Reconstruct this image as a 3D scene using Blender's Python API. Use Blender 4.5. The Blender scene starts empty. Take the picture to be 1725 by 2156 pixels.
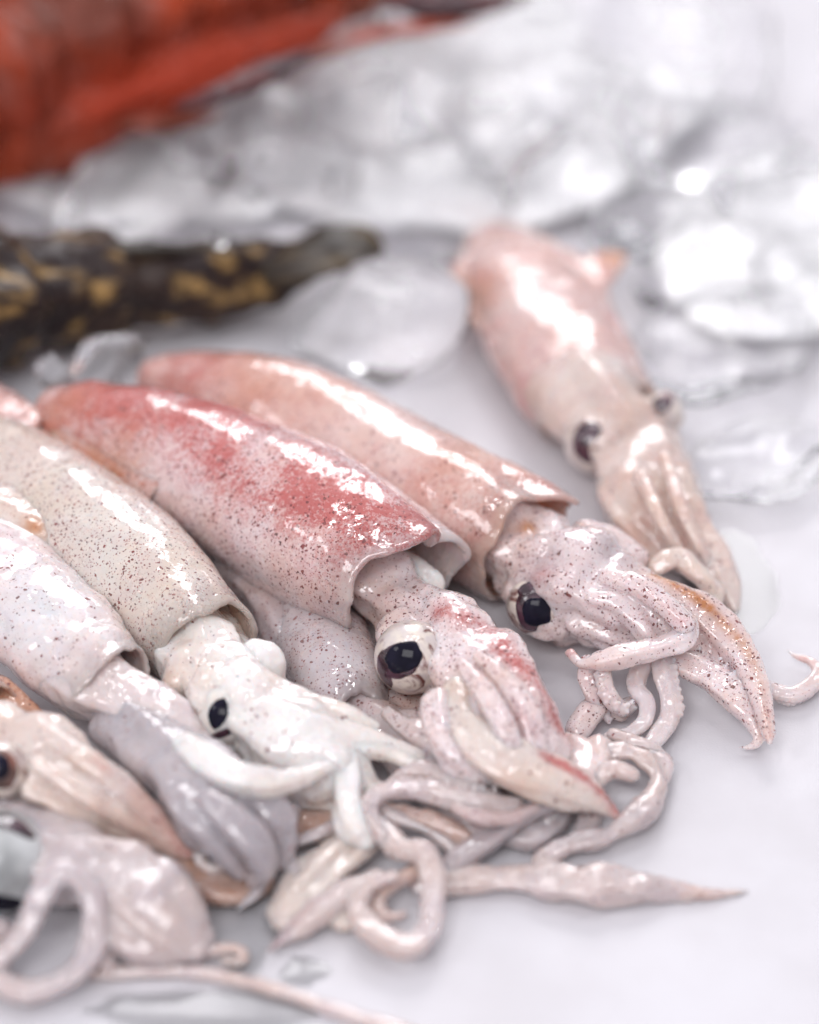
import bpy, math, random
import numpy as np
from mathutils import Vector, noise as mnoise
R = math.radians
scene = bpy.context.scene
COL = scene.collection
rng = np.random.default_rng(7)

# ------------------------------------------------------------------ camera
PITCH, DIST = R(35), 0.60
W0, H0 = 1725.0, 2156.0                     # pixel frame in which positions were measured
K = 0.36 / H0
CAM = np.array([0.0, -DIST * math.cos(PITCH), DIST * math.sin(PITCH)])
FWD = np.array([0.0, math.cos(PITCH), -math.sin(PITCH)])
UPV = np.array([0.0, math.sin(PITCH), math.cos(PITCH)])
RGT = np.array([1.0, 0.0, 0.0])
cd = bpy.data.cameras.new('camera')
cam = bpy.data.objects.new('camera', cd); COL.objects.link(cam)
cam.location = CAM; cam.rotation_euler = (math.pi / 2 - PITCH, 0, 0)
cd.lens = 100; cd.sensor_fit = 'VERTICAL'; cd.sensor_height = 36; cd.sensor_width = 36
cd.clip_start = 0.01; cd.clip_end = 20
cd.dof.use_dof = True; cd.dof.aperture_fstop = 5.0; cd.dof.aperture_blades = 9
scene.camera = cam

# ------------------------------------------------------------------ world, lamps, exposure
w = bpy.data.worlds.new('World'); scene.world = w; w.use_nodes = True
bg = w.node_tree.nodes['Background']
bg.inputs[0].default_value = (0.94, 0.92, 1.0, 1); bg.inputs[1].default_value = 0.70

def lamp(name, loc, target, sx, sy, power, col=(1, 0.98, 1.0)):
    l = bpy.data.lights.new(name, 'AREA'); l.shape = 'RECTANGLE'; l.size = sx; l.size_y = sy
    l.energy = power; l.color = col
    o = bpy.data.objects.new(name, l); COL.objects.link(o); o.location = loc
    o.rotation_euler = (Vector(target) - Vector(loc)).to_track_quat('-Z', 'Y').to_euler()
    return o
for x in (-0.25, 0.04, 0.33):
    lamp('rear_softbox_lamp', (x, 1.6, 1.22), (x * 0.3, -0.1, 0), 0.20, 0.90, 6.6)
for x, y in ((-0.30, -0.02), (0.0, 0.02), (0.28, -0.02), (-0.2, 0.26), (0.12, 0.28), (0.38, 0.24)):
    lamp('ceiling_panel_lamp', (x, y, 1.15), (x * 0.3, 0.08, 0), 0.11, 0.05, 0.48)
lamp('front_fill_lamp', (-0.25, -0.95, 1.05), (0, 0.05, 0), 0.75, 0.5, 11.0)  # soft fill added on the camera side to brighten flanks and grey table
lamp('side_panel_lamp', (-0.9, -0.35, 0.9), (0, 0, 0), 0.26, 0.26, 1.6)

scene.view_settings.view_transform = 'Standard'; scene.view_settings.look = 'None'
scene.view_settings.exposure = -0.10; scene.view_settings.gamma = 1
scene.view_settings.use_curve_mapping = False
cy = scene.cycles
cy.use_denoising = True; cy.use_adaptive_sampling = True; cy.adaptive_threshold = 0.035; cy.max_bounces = 28; cy.transmission_bounces = 28; cy.glossy_bounces = 4
cy.diffuse_bounces = 10; cy.transparent_max_bounces = 8; cy.sample_clamp_indirect = 30.0
cy.caustics_reflective = False; cy.blur_glossy = 0.5

# ------------------------------------------------------------------ geometry helpers
def P(px, py, z=0.0):
    """point seen at (px, py) at height z (mm) over the table"""
    d = FWD + RGT * ((px - W0 / 2) * K) + UPV * ((H0 / 2 - py) * K)
    t = (z * 0.001 - CAM[2]) / d[2]
    return CAM + d * t
def S(p):
    return float(np.dot(np.asarray(p) - CAM, FWD)) * K       # metres covered by one pixel there

cd.dof.focus_distance = float(np.dot(P(930, 1360, 14) - CAM, FWD))

def catmull(A, n):
    A = np.asarray(A, float)
    if len(A) == 2:
        t = np.linspace(0, 1, n)[:, None]; return A[0] * (1 - t) + A[1] * t
    d = np.linalg.norm(np.diff(A[:, :3], axis=0), axis=1) ** 0.5 + 1e-9
    k = np.concatenate([[0], np.cumsum(d)])
    m = np.zeros_like(A)
    for i in range(len(A)):
        if i == 0: m[i] = (A[1] - A[0]) / (k[1] - k[0])
        elif i == len(A) - 1: m[i] = (A[-1] - A[-2]) / (k[-1] - k[-2])
        else:
            a = (A[i] - A[i-1]) / (k[i] - k[i-1]); b = (A[i+1] - A[i]) / (k[i+1] - k[i])
            wa, wb = k[i+1] - k[i], k[i] - k[i-1]
            m[i] = (a * wa + b * wb) / (wa + wb)
    T = np.linspace(0, k[-1], n); out = []
    for t in T:
        i = min(np.searchsorted(k, t, side='right') - 1, len(A) - 2)
        h = k[i+1] - k[i]; s = (t - k[i]) / h
        out.append((2*s**3-3*s**2+1)*A[i] + (s**3-2*s**2+s)*h*m[i] + (-2*s**3+3*s**2)*A[i+1] + (s**3-s**2)*h*m[i+1])
    return np.array(out)

def stations(st, flat=1.0, n=60):
    """[(px,py,z_mm or None,r_px[,flat])] -> dense points (n,3), half width, half height (metres)"""
    A = []
    for s in st:
        px, py, z, r = s[:4]; f = s[4] if len(s) > 4 else flat
        if z is None:
            p = P(px, py, 0); rr = r * S(p); p = P(px, py, rr * f * 1000)
        else: p = P(px, py, z)
        rr = r * S(p)
        A.append([*p, rr, rr * f])
    D = catmull(A, n)
    return D[:, :3], np.maximum(D[:, 3], 2e-4), np.maximum(D[:, 4], 1.5e-4)

def frames(C):
    T = np.gradient(C, axis=0); T /= np.linalg.norm(T, axis=1)[:, None] + 1e-12
    side = np.cross(T, [0, 0, 1.0]); l = np.linalg.norm(side, axis=1)
    # where a path runs steeply keep the neighbour's side
    for i in range(len(side)):
        if l[i] < 0.25 and i > 0: 
            s = side[i-1] - T[i] * np.dot(side[i-1], T[i]); side[i] = s
        side[i] /= np.linalg.norm(side[i]) + 1e-12
        if i and np.dot(side[i], side[i-1]) < 0 and l[i] < 0.6: side[i] = -side[i]
    up = np.cross(side, T)
    return T, side, up

def loft(st, seg=20, n=60, flat=0.76, roll=0.0, ridge=None, rough=0.2):
    """closed tube with round ends; returns verts, faces, u, theta"""
    C, RW, RH = stations(st, flat, n)
    T, side, up = frames(C)
    # round caps
    def cap(c, t, rw, rh, s, u, sgn):
        e = [(math.sin(a), math.cos(a)) for a in (R(80), R(55), R(28))]
        r = min(rw, rh)
        return [(c + t * sgn * r * a, rw * b, rh * b, s, u) for a, b in e]
    rings = [x for x in cap(C[0], T[0], RW[0], RH[0], (side[0], up[0]), 0, -1)]
    rings += [(C[i], RW[i], RH[i], (side[i], up[i]), i / (n - 1)) for i in range(n)]
    rings += [x for x in cap(C[-1], T[-1], RW[-1], RH[-1], (side[-1], up[-1]), 1, 1)][::-1]
    th = np.linspace(0, 2 * np.pi, seg, endpoint=False)
    V, U, TH = [], [], []
    for c, rw, rh, (s, u_), u in rings:
        rr = np.ones(seg)
        if ridge: rr = 1 + ridge(u, th)
        a = th + roll
        if rough:
            rr = rr * (1 + 0.085*np.cos(4*th + 5*u) + 0.045*np.cos(7*th - 3*u))
            rr = rr * (1 + rough * mnoise.noise(Vector(c * 110)) + 0.5 * rough * mnoise.noise(Vector(c * 260)))
            rr = rr * (1 + np.array([0.7*rough*mnoise.noise(Vector(c * 90) + Vector((math.cos(q)*1.3, math.sin(q)*1.3, 0))) for q in th]))
        V.append(c + s * (np.sin(a) * rw * rr)[:, None] + u_ * (np.cos(a) * rh * rr)[:, None]); U.append(np.full(seg, u)); TH.append(th)
    V = np.concatenate(V); m = len(rings); F = []
    for i in range(m - 1):
        for j in range(seg):
            F.append((i*seg+j, i*seg+(j+1) % seg, (i+1)*seg+(j+1) % seg, (i+1)*seg+j))
    F.append(tuple(range(seg))[::-1]); F.append(tuple((m-1)*seg + j for j in range(seg)))
    return V, F, np.concatenate(U), np.concatenate(TH)

def sheet(outline, thick=1.4):
    """thin slab over an outline of (px, py, z_mm)"""
    A = np.array([P(*q) for q in outline]); n = len(A); c = A.mean(0); V, F = [], []
    for dz in (thick*0.0005, -thick*0.0005):
        V += [a + np.array([0, 0, dz]) for a in A] + [c + np.array([0, 0, dz])]
    for j in range(n):
        k = (j+1) % n
        F += [(n, j, k), (2*n+1, n+1+k, n+1+j), (j, n+1+j, n+1+k, k)]
    return np.array(V), F
def ball(p, r, seg=10, squash=1.0):
    V, F = [], []
    for i in range(1, seg):
        a = math.pi * i / seg
        for j in range(seg):
            b = 2 * math.pi * j / seg
            V.append(p + r * np.array([math.sin(a)*math.cos(b), math.sin(a)*math.sin(b), squash*math.cos(a)]))
    V += [p + np.array([0, 0, r*squash]), p - np.array([0, 0, r*squash])]
    nt, nb = len(V)-2, len(V)-1
    for i in range(seg-2):
        for j in range(seg):
            F.append((i*seg+j, (i+1)*seg+j, (i+1)*seg+(j+1) % seg, i*seg+(j+1) % seg))
    for j in range(seg):
        F.append((nt, j, (j+1) % seg)); F.append((nb, (seg-2)*seg+(j+1) % seg, (seg-2)*seg+j))
    return np.array(V), F

def vnoise(co, scale, octaves=3):
    return np.array([mnoise.fractal(Vector(c * scale), 0.9, 2.0, octaves) for c in co])

ATTRS = ('red', 'spot', 'brown', 'grey', 'thin')
def paint(me, co, base, blobs, extra=None):
    for a in ATTRS:
        v = np.full(len(co), float(base.get(a, 0.0)))
        for b in blobs:
            if b[4] != a: continue
            p = P(b[0], b[1], b[2]); r = b[3] * S(p)
            d = np.linalg.norm(co - p, axis=1) / r
            v += b[5] * np.exp(-(d ** 2) * 1.4)
        if extra and a in extra: v = v + extra[a]
        at = me.attributes.new(a, 'FLOAT', 'POINT')
        at.data.foreach_set('value', np.clip(v, 0, 1.2).astype(np.float32))

def mesh_of(name, V, F):
    me = bpy.data.meshes.new(name); me.from_pydata([tuple(v) for v in V], [], F)
    me.update(); return me
def link(name, me, mat, parent=None, smooth=True):
    o = bpy.data.objects.new(name, me); COL.objects.link(o)
    if mat: me.materials.clear(); me.materials.append(mat)
    if smooth: me.polygons.foreach_set('use_smooth', [True] * len(me.polygons))
    if parent is not None:
        me.transform(__import__('mathutils').Matrix.Translation(-parent.location)) if parent.parent is None else me.transform(__import__('mathutils').Matrix.Translation(-(parent.location + parent.parent.location)))
        o.parent = parent
    return o
def thing(name, p, label, cat, group=None, kind=None):
    o = bpy.data.objects.new(name, None); COL.objects.link(o)
    o.location = Vector((p[0], p[1], max(0.0, p[2]))); o.empty_display_size = 0.01
    o['label'] = label; o['category'] = cat
    if group: o['group'] = group
    if kind: o['kind'] = kind
    return o
def own_origin(me):
    """move a mesh so that its base centre is the origin, return where that was"""
    n = len(me.vertices); co = np.empty(n*3); me.vertices.foreach_get('co', co); co = co.reshape(-1, 3)
    c = np.array([co[:, 0].mean(), co[:, 1].mean(), co[:, 2].min()])
    me.vertices.foreach_set('co', (co - c).ravel()); me.update(); return c
def coords(me):
    co = np.empty(len(me.vertices)*3); me.vertices.foreach_get('co', co); return co.reshape(-1, 3)

def fuse(lofts, voxel=0.00045, smooth=4, ripple=0.0, scale=220):
    """several closed lofts melted into one continuous surface"""
    V, F, k = [], [], 0
    for l in lofts:
        V.append(l[0]); F += [tuple(i + k for i in f) for f in l[1]]; k += len(l[0])
    me = mesh_of('tmp', np.concatenate(V), F)
    o = bpy.data.objects.new('tmp', me); COL.objects.link(o)
    m = o.modifiers.new('r', 'REMESH'); m.mode = 'VOXEL'; m.voxel_size = voxel
    s = o.modifiers.new('s', 'SMOOTH'); s.factor = 0.5; s.iterations = smooth
    dg = bpy.context.evaluated_depsgraph_get()
    out = bpy.data.meshes.new_from_object(o.evaluated_get(dg))
    bpy.data.objects.remove(o); bpy.data.meshes.remove(me)
    co = coords(out)
    if ripple:
        nn = np.empty(len(co)*3); out.vertices.foreach_get('normal', nn); nn = nn.reshape(-1, 3)
        co = co + nn * ((vnoise(co, scale*0.55, 2) + 0.45*vnoise(co, scale*1.7, 2)) * ripple)[:, None]
    co[:, 2] = np.maximum(co[:, 2], 0.0003)
    out.vertices.foreach_set('co', co.ravel()); out.update()
    return out

def suckers(st, r0, r1, a0, a1, n=12, flat=1.0, rows=(-0.35, 0.35), u0=0.1, u1=0.95):
    """small cup shaped bumps along an arm; a0 = angle round the arm"""
    C, RW, RH = stations(st, flat, 80); T, side, up = frames(C); out = []
    for k in range(n):
        u = u0 + (u1-u0) * k / (n-1); i = int(u * 79)
        for q, dr in enumerate(rows):
            a = a0 + (a1-a0)*u + dr
            p = C[i] + side[i]*math.sin(a)*RW[i]*0.97 + up[i]*math.cos(a)*RH[i]*0.97 + T[i]*(0.5*q)*RW[i]*0.4
            r = (r0 + (r1-r0)*u) * S(p); out.append(ball(p, r, 8))
    return out

# ------------------------------------------------------------------ materials
def mat(name):
    m = bpy.data.materials.new(name); m.use_nodes = True
    return m, m.node_tree, m.node_tree.nodes['Principled BSDF']
def nd(t, typ, inp=None, **kw):
    n = t.nodes.new(typ)
    for k, v in kw.items(): setattr(n, k, v)
    for k, v in (inp or {}).items():
        if hasattr(v, 'is_output') or isinstance(v, bpy.types.NodeSocket): t.links.new(v, n.inputs[k])
        else: n.inputs[k].default_value = v
    return n
def math_(t, op, a, b=None, c=None, clamp=False):
    d = {0: a}
    if b is not None: d[1] = b
    if c is not None: d[2] = c
    n = nd(t, 'ShaderNodeMath', d, operation=op); n.use_clamp = clamp; return n.outputs[0]
def mix(t, f, a, b):
    n = t.nodes.new('ShaderNodeMix'); n.data_type = 'RGBA'
    for k, v in ((0, f), (6, a), (7, b)):
        if isinstance(v, bpy.types.NodeSocket): t.links.new(v, n.inputs[k])
        else: n.inputs[k].default_value = (*v, 1) if isinstance(v, tuple) and len(v) == 3 else v
    return n.outputs[2]
def rng_(t, v, a, b, c=0.0, d=1.0, smooth=True):
    n = nd(t, 'ShaderNodeMapRange', {0: v, 1: a, 2: b, 3: c, 4: d}); n.interpolation_type = 'SMOOTHSTEP' if smooth else 'LINEAR'
    return n.outputs[0]
def attr(t, a): return nd(t, 'ShaderNodeAttribute', attribute_name=a).outputs['Fac']

def skin(name, flesh=(0.78, 0.70, 0.70), grey=(0.41, 0.375, 0.395), redc=(0.47, 0.13, 0.12), brownc=(0.47, 0.20, 0.075),
         spotc=(0.065, 0.024, 0.03), spotr=(0.27, 0.045, 0.05), scale=900, wet=1.0, bump=0.22, sss=0.75, trans=0.0):
    m, t, b = mat(name)
    tc = nd(t, 'ShaderNodeTexCoord').outputs['Object']
    wn = nd(t, 'ShaderNodeTexNoise', {'Vector': tc, 'Scale': 1100.0, 'Detail': 1.0})
    off = nd(t, 'ShaderNodeVectorMath', {0: wn.outputs['Color'], 1: (0.5, 0.5, 0.5)}, operation='SUBTRACT').outputs[0]
    off = nd(t, 'ShaderNodeVectorMath', {0: off, 3: 0.0010}, operation='SCALE').outputs[0]
    v = nd(t, 'ShaderNodeVectorMath', {0: tc, 1: off}, operation='ADD').outputs[0]
    red, spot, brown, gr, thin = (attr(t, a) for a in ATTRS)
    n1 = nd(t, 'ShaderNodeTexNoise', {'Vector': tc, 'Scale': 95.0, 'Detail': 5.0, 'Roughness': 0.65, 'Distortion': 0.4}).outputs[0]
    n2 = nd(t, 'ShaderNodeTexNoise', {'Vector': tc, 'Scale': 1300.0, 'Detail': 3.0, 'Roughness': 0.75}).outputs[0]
    n3 = nd(t, 'ShaderNodeTexNoise', {'Vector': tc, 'Scale': 48.0, 'Detail': 5.0, 'Roughness': 0.6}).outputs[0]
    n4 = nd(t, 'ShaderNodeTexNoise', {'Vector': tc, 'Scale': 130.0, 'Detail': 4.0, 'Distortion': 0.8}).outputs[0]
    n5 = nd(t, 'ShaderNodeTexNoise', {'Vector': tc, 'Scale': 420.0, 'Detail': 4.0, 'Roughness': 0.7}).outputs[0]
    c = mix(t, rng_(t, n3, 0.38, 0.66), flesh, (flesh[0]*0.93, flesh[1]*0.86, flesh[2]*0.80))
    c = mix(t, math_(t, 'MULTIPLY', rng_(t, n4, 0.45, 0.68), 0.30), c, (flesh[0]*0.80, flesh[1]*0.75, flesh[2]*0.82))
    c = mix(t, math_(t, 'MULTIPLY', rng_(t, n5, 0.52, 0.68), 0.10), c, (flesh[0]*0.82, flesh[1]*0.62, flesh[2]*0.58))
    c = mix(t, gr, c, grey)
    # red haze made of fine pigment
    rf = math_(t, 'ADD', math_(t, 'MULTIPLY', n1, 0.8), math_(t, 'MULTIPLY', n2, 0.9))
    rf = math_(t, 'ADD', rf, math_(t, 'MULTIPLY', n5, 0.4))
    rf = rng_(t, rf, 0.86, 1.22)
    rf = math_(t, 'MULTIPLY', red, math_(t, 'ADD', math_(t, 'MULTIPLY', rf, 0.75), 0.38), clamp=True)
    c = mix(t, rf, c, redc)
    bf = math_(t, 'MULTIPLY', brown, rng_(t, math_(t, 'ADD', n1, math_(t, 'MULTIPLY', n2, 0.5)), 0.45, 0.95, 0.35, 1.0), clamp=True)
    c = mix(t, bf, c, brownc)
    spot = math_(t, 'MULTIPLY', spot, rng_(t, n4, 0.30, 0.68, 0.45, 1.25))
    # pigment spots in three sizes, dense where 'spot' says so
    for sc, r0, r1, pw, wgt, cc in ((scale*2.3, 0.14, 0.42, 1.3, 0.7, spotr), (scale*1.3, 0.15, 0.42, 1.5, 0.95, spotc), (scale*0.62, -0.10, 0.34, 2.2, 0.9, (0.12, 0.045, 0.04))):
        vo = nd(t, 'ShaderNodeTexVoronoi', {'Vector': v, 'Scale': float(sc), 'Randomness': 1.0})
        sep = nd(t, 'ShaderNodeSeparateColor', {0: vo.outputs['Color']})
        rad = math_(t, 'ADD', math_(t, 'MULTIPLY', math_(t, 'POWER', sep.outputs[0], pw), r1 - r0), r0)
        dd = math_(t, 'SUBTRACT', rad, vo.outputs['Distance'])
        s = rng_(t, dd, -0.01, 0.09)
        pres = rng_(t, math_(t, 'SUBTRACT', spot, math_(t, 'MULTIPLY', sep.outputs[1], 0.95)), -0.02, 0.02)
        s = math_(t, 'MULTIPLY', math_(t, 'MULTIPLY', s, pres), wgt)
        core = rng_(t, dd, 0.12, 0.22)                       # larger cells are paler in the middle
        cc2 = mix(t, math_(t, 'MULTIPLY', core, 0.5), cc, (0.45, 0.20, 0.15))
        cc2 = mix(t, math_(t, 'MULTIPLY', sep.outputs[2], 0.65), cc2, spotr)
        c = mix(t, s, c, cc2)
    t.links.new(c, b.inputs['Base Color'])
    b.inputs['Subsurface Weight'].default_value = sss; t.links.new(math_(t, 'MULTIPLY_ADD', thin, 0.45, trans), b.inputs['Transmission Weight'])
    b.inputs['Subsurface Radius'].default_value = (1.0, 0.68, 0.56); b.inputs['Subsurface Scale'].default_value = 0.0032
    b.inputs['IOR'].default_value = 1.37; b.inputs['Specular IOR Level'].default_value = 0.25
    rr = rng_(t, n1, 0.3, 0.75, 0.18, 0.45)
    t.links.new(rr, b.inputs['Roughness'])
    b1 = nd(t, 'ShaderNodeBump', {'Height': n4, 'Strength': 0.5, 'Distance': 0.0014})
    b2 = nd(t, 'ShaderNodeBump', {'Height': n5, 'Strength': bump, 'Distance': 0.0007, 'Normal': b1.outputs[0]})
    t.links.new(b2.outputs[0], b.inputs['Normal'])
    b.inputs['Coat Weight'].default_value = wet; b.inputs['Coat Tint'].default_value = (1, 1, 1, 1); b.inputs['Coat Roughness'].default_value = 0.025; b.inputs['Coat IOR'].default_value = 1.6
    wv = nd(t, 'ShaderNodeTexNoise', {'Vector': tc, 'Scale': 190.0, 'Detail': 3.0, 'Roughness': 0.5}).outputs[0]
    b3 = nd(t, 'ShaderNodeBump', {'Height': wv, 'Strength': 0.34, 'Distance': 0.0011})
    t.links.new(b3.outputs[0], b.inputs['Coat Normal'])
    return m

SKM = skin('pale_mantle_skin', trans=0.04)
SK = skin('pale_squid_skin', trans=0.10)
SKW = skin('milky_squid_skin', flesh=(0.82, 0.80, 0.78), trans=0.1)
SKG = skin('grey_squid_skin', flesh=(0.63, 0.565, 0.57), redc=(0.33, 0.13, 0.13), trans=0.10)
SKR = skin('pink_squid_skin', flesh=(0.73, 0.595, 0.555), redc=(0.45, 0.13, 0.12))
SKO = skin('cream_squid_skin', flesh=(0.71, 0.64, 0.59), trans=0.08)

def eye_mat():
    m, t, b = mat('pearly_eye')
    tc = nd(t, 'ShaderNodeTexCoord').outputs['Object']
    n = nd(t, 'ShaderNodeTexNoise', {'Vector': tc, 'Scale': 190.0, 'Detail': 5.0, 'Roughness': 0.6, 'Distortion': 1.2}).outputs[0]
    n2 = nd(t, 'ShaderNodeTexNoise', {'Vector': tc, 'Scale': 420.0, 'Detail': 3.0}).outputs[0]
    c = mix(t, rng_(t, n2, 0.35, 0.7), (0.74, 0.66, 0.58), (0.60, 0.53, 0.52))
    c = mix(t, rng_(t, n, 0.50, 0.64), c, (0.17, 0.06, 0.05))
    t.links.new(c, b.inputs['Base Color']); b.inputs['Metallic'].default_value = 0.15
    b.inputs['Roughness'].default_value = 0.3; b.inputs['Coat Weight'].default_value = 1; b.inputs['Coat Roughness'].default_value = 0.02
    return m
EYE = eye_mat()
def flat_mat(name, col, rough, coat=1.0, var=0.3, scale=300):
    m, t, b = mat(name)
    tc = nd(t, 'ShaderNodeTexCoord').outputs['Object']
    n = nd(t, 'ShaderNodeTexNoise', {'Vector': tc, 'Scale': float(scale), 'Detail': 4.0}).outputs[0]
    c = mix(t, rng_(t, n, 0.3, 0.7), tuple(x*(1-var) for x in col), tuple(min(1, x*(1+var)) for x in col))
    t.links.new(c, b.inputs['Base Color']); b.inputs['Roughness'].default_value = rough
    b.inputs['Coat Weight'].default_value = coat; b.inputs['Coat Roughness'].default_value = 0.03
    return m
PUP = flat_mat('dark_pupil', (0.011, 0.010, 0.020), 0.08, coat=0.0)
PUP.node_tree.nodes['Principled BSDF'].inputs['Specular IOR Level'].default_value = 0.13
IRI = flat_mat('dark_plum_iris', (0.055, 0.022, 0.035), 0.25, var=0.6)
BLU = flat_mat('blue_grey_eye_film', (0.40, 0.41, 0.41), 0.3, coat=0.4, var=0.5, scale=90)

def ice_mat():
    m, t, b = mat('clear_wet_ice')
    tc = nd(t, 'ShaderNodeTexCoord').outputs['Object']
    n = nd(t, 'ShaderNodeTexNoise', {'Vector': tc, 'Scale': 60.0, 'Detail': 4.0}).outputs[0]
    b.inputs['Base Color'].default_value = (0.995, 0.995, 1.0, 1); b.inputs['IOR'].default_value = 1.14; b.inputs['Coat Weight'].default_value = 0.35; b.inputs['Coat Roughness'].default_value = 0.06; b.inputs['Coat IOR'].default_value = 1.36
    t.links.new(rng_(t, n, 0.44, 0.70, 1.0, 0.72), b.inputs['Transmission Weight'])
    t.links.new(rng_(t, n, 0.4, 0.75, 0.02, 0.18), b.inputs['Roughness'])
    bp = nd(t, 'ShaderNodeBump', {'Height': n, 'Strength': 0.35, 'Distance': 0.003}); t.links.new(bp.outputs[0], b.inputs['Normal'])
    return m
ICE = ice_mat()
GAPFILL = ice_mat(); GAPFILL.name = 'white_gap_fill_ice'  # milky white for the layers added to lighten gaps in the ice
for l in list(GAPFILL.node_tree.links):
    if l.to_socket.name == 'Transmission Weight': GAPFILL.node_tree.links.remove(l)
GAPFILL.node_tree.nodes['Principled BSDF'].inputs['Transmission Weight'].default_value = 0.25
def water_mat():
    m, t, b = mat('water_film')
    t.nodes.remove(b); out = t.nodes['Material Output']
    tc = nd(t, 'ShaderNodeTexCoord').outputs['Object']
    n = nd(t, 'ShaderNodeTexNoise', {'Vector': tc, 'Scale': 160.0, 'Detail': 4.0, 'Roughness': 0.6}).outputs[0]
    bp = nd(t, 'ShaderNodeBump', {'Height': n, 'Strength': 0.035, 'Distance': 0.001})
    fr = nd(t, 'ShaderNodeFresnel', {'IOR': 1.45, 'Normal': bp.outputs[0]})
    g = nd(t, 'ShaderNodeBsdfGlossy', {'Roughness': 0.11, 'Normal': bp.outputs[0]})
    tr = nd(t, 'ShaderNodeBsdfTransparent')
    mx = nd(t, 'ShaderNodeMixShader', {0: fr.outputs[0], 1: tr.outputs[0], 2: g.outputs[0]})
    t.links.new(mx.outputs[0], out.inputs['Surface'])
    return m
WAT = water_mat()
def table_mat():
    m, t, b = mat('white_damp_table')
    tc = nd(t, 'ShaderNodeTexCoord').outputs['Object']
    n = nd(t, 'ShaderNodeTexNoise', {'Vector': tc, 'Scale': 26.0, 'Detail': 5.0, 'Roughness': 0.6}).outputs[0]
    f = nd(t, 'ShaderNodeTexNoise', {'Vector': tc, 'Scale': 2200.0, 'Detail': 2.0}).outputs[0]
    c = mix(t, rng_(t, n, 0.3, 0.75), (0.61, 0.60, 0.628), (0.575, 0.56, 0.58))
    c = mix(t, math_(t, 'MULTIPLY', rng_(t, f, 0.55, 0.75), 0.12), c, (0.5, 0.47, 0.47))
    t.links.new(c, b.inputs['Base Color'])
    t.links.new(rng_(t, n, 0.4, 0.62, 0.34, 0.55), b.inputs['Roughness'])
    b.inputs['Specular IOR Level'].default_value = 0.12
    bp = nd(t, 'ShaderNodeBump', {'Height': f, 'Strength': 0.12, 'Distance': 0.0003})
    b2 = nd(t, 'ShaderNodeBump', {'Height': n, 'Strength': 0.08, 'Distance': 0.004, 'Normal': bp.outputs[0]})
    t.links.new(b2.outputs[0], b.inputs['Normal'])
    return m
TAB = table_mat()

# ------------------------------------------------------------------ the table
V = [(-1.6, -1.2, 0), (1.6, -1.2, 0), (1.6, 2.4, 0), (-1.6, 2.4, 0), (-1.6, -1.2, -0.03), (1.6, -1.2, -0.03), (1.6, 2.4, -0.03), (-1.6, 2.4, -0.03)]
F = [(0, 1, 2, 3), (7, 6, 5, 4), (0, 4, 5, 1), (1, 5, 6, 2), (2, 6, 7, 3), (3, 7, 4, 0)]
tb = link('table_surface', mesh_of('table_surface', V, F), TAB, smooth=False)
tb['kind'] = 'structure'; tb['label'] = 'white damp table top under the squids and ice'

# ------------------------------------------------------------------ squid builders
class Mantle:
    def __init__(s, st, flat=0.95, n=110, rim=None, amp=0.0004, seed=0, power=2.0, notch=None):
        s.C, s.RW, s.RH = stations(st, flat, n); s.T, s.side, s.up = frames(s.C); s.n = n
        s.rim, s.amp, s.seed, s.power, s.notch = rim, amp, seed, power, notch
    def at(s, u, th, off=0.0):
        i = u * (s.n - 1); k = min(int(i), s.n - 2); f = i - k
        L = lambda A: A[k] * (1 - f) + A[k+1] * f
        c, rw, rh, sd, up, T = L(s.C), L(s.RW), L(s.RH), L(s.side), L(s.up), L(s.T)
        cs, sn = math.cos(th), math.sin(th)
        q = (abs(cs) ** s.power + abs(sn) ** s.power) ** (-1 / s.power)
        p = c + up * (cs*q*(rh+off)) + sd * (sn*q*(rw+off))
        w_ = max(0.0, (u - 0.72) / 0.28); w_ = w_*w_*(3-2*w_)
        p = p + T * (0.0011 * w_ * mnoise.fractal(Vector((math.cos(th)*1.8, math.sin(th)*1.8, s.seed*2.7)), 0.8, 2.0, 3))
        if s.rim: p = p + T * (s.rim(th) * 0.001 * w_)
        if s.notch: p = p + (up * cs + sd * sn) * (s.notch(th) * 0.001 * w_)
        return p
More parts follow.
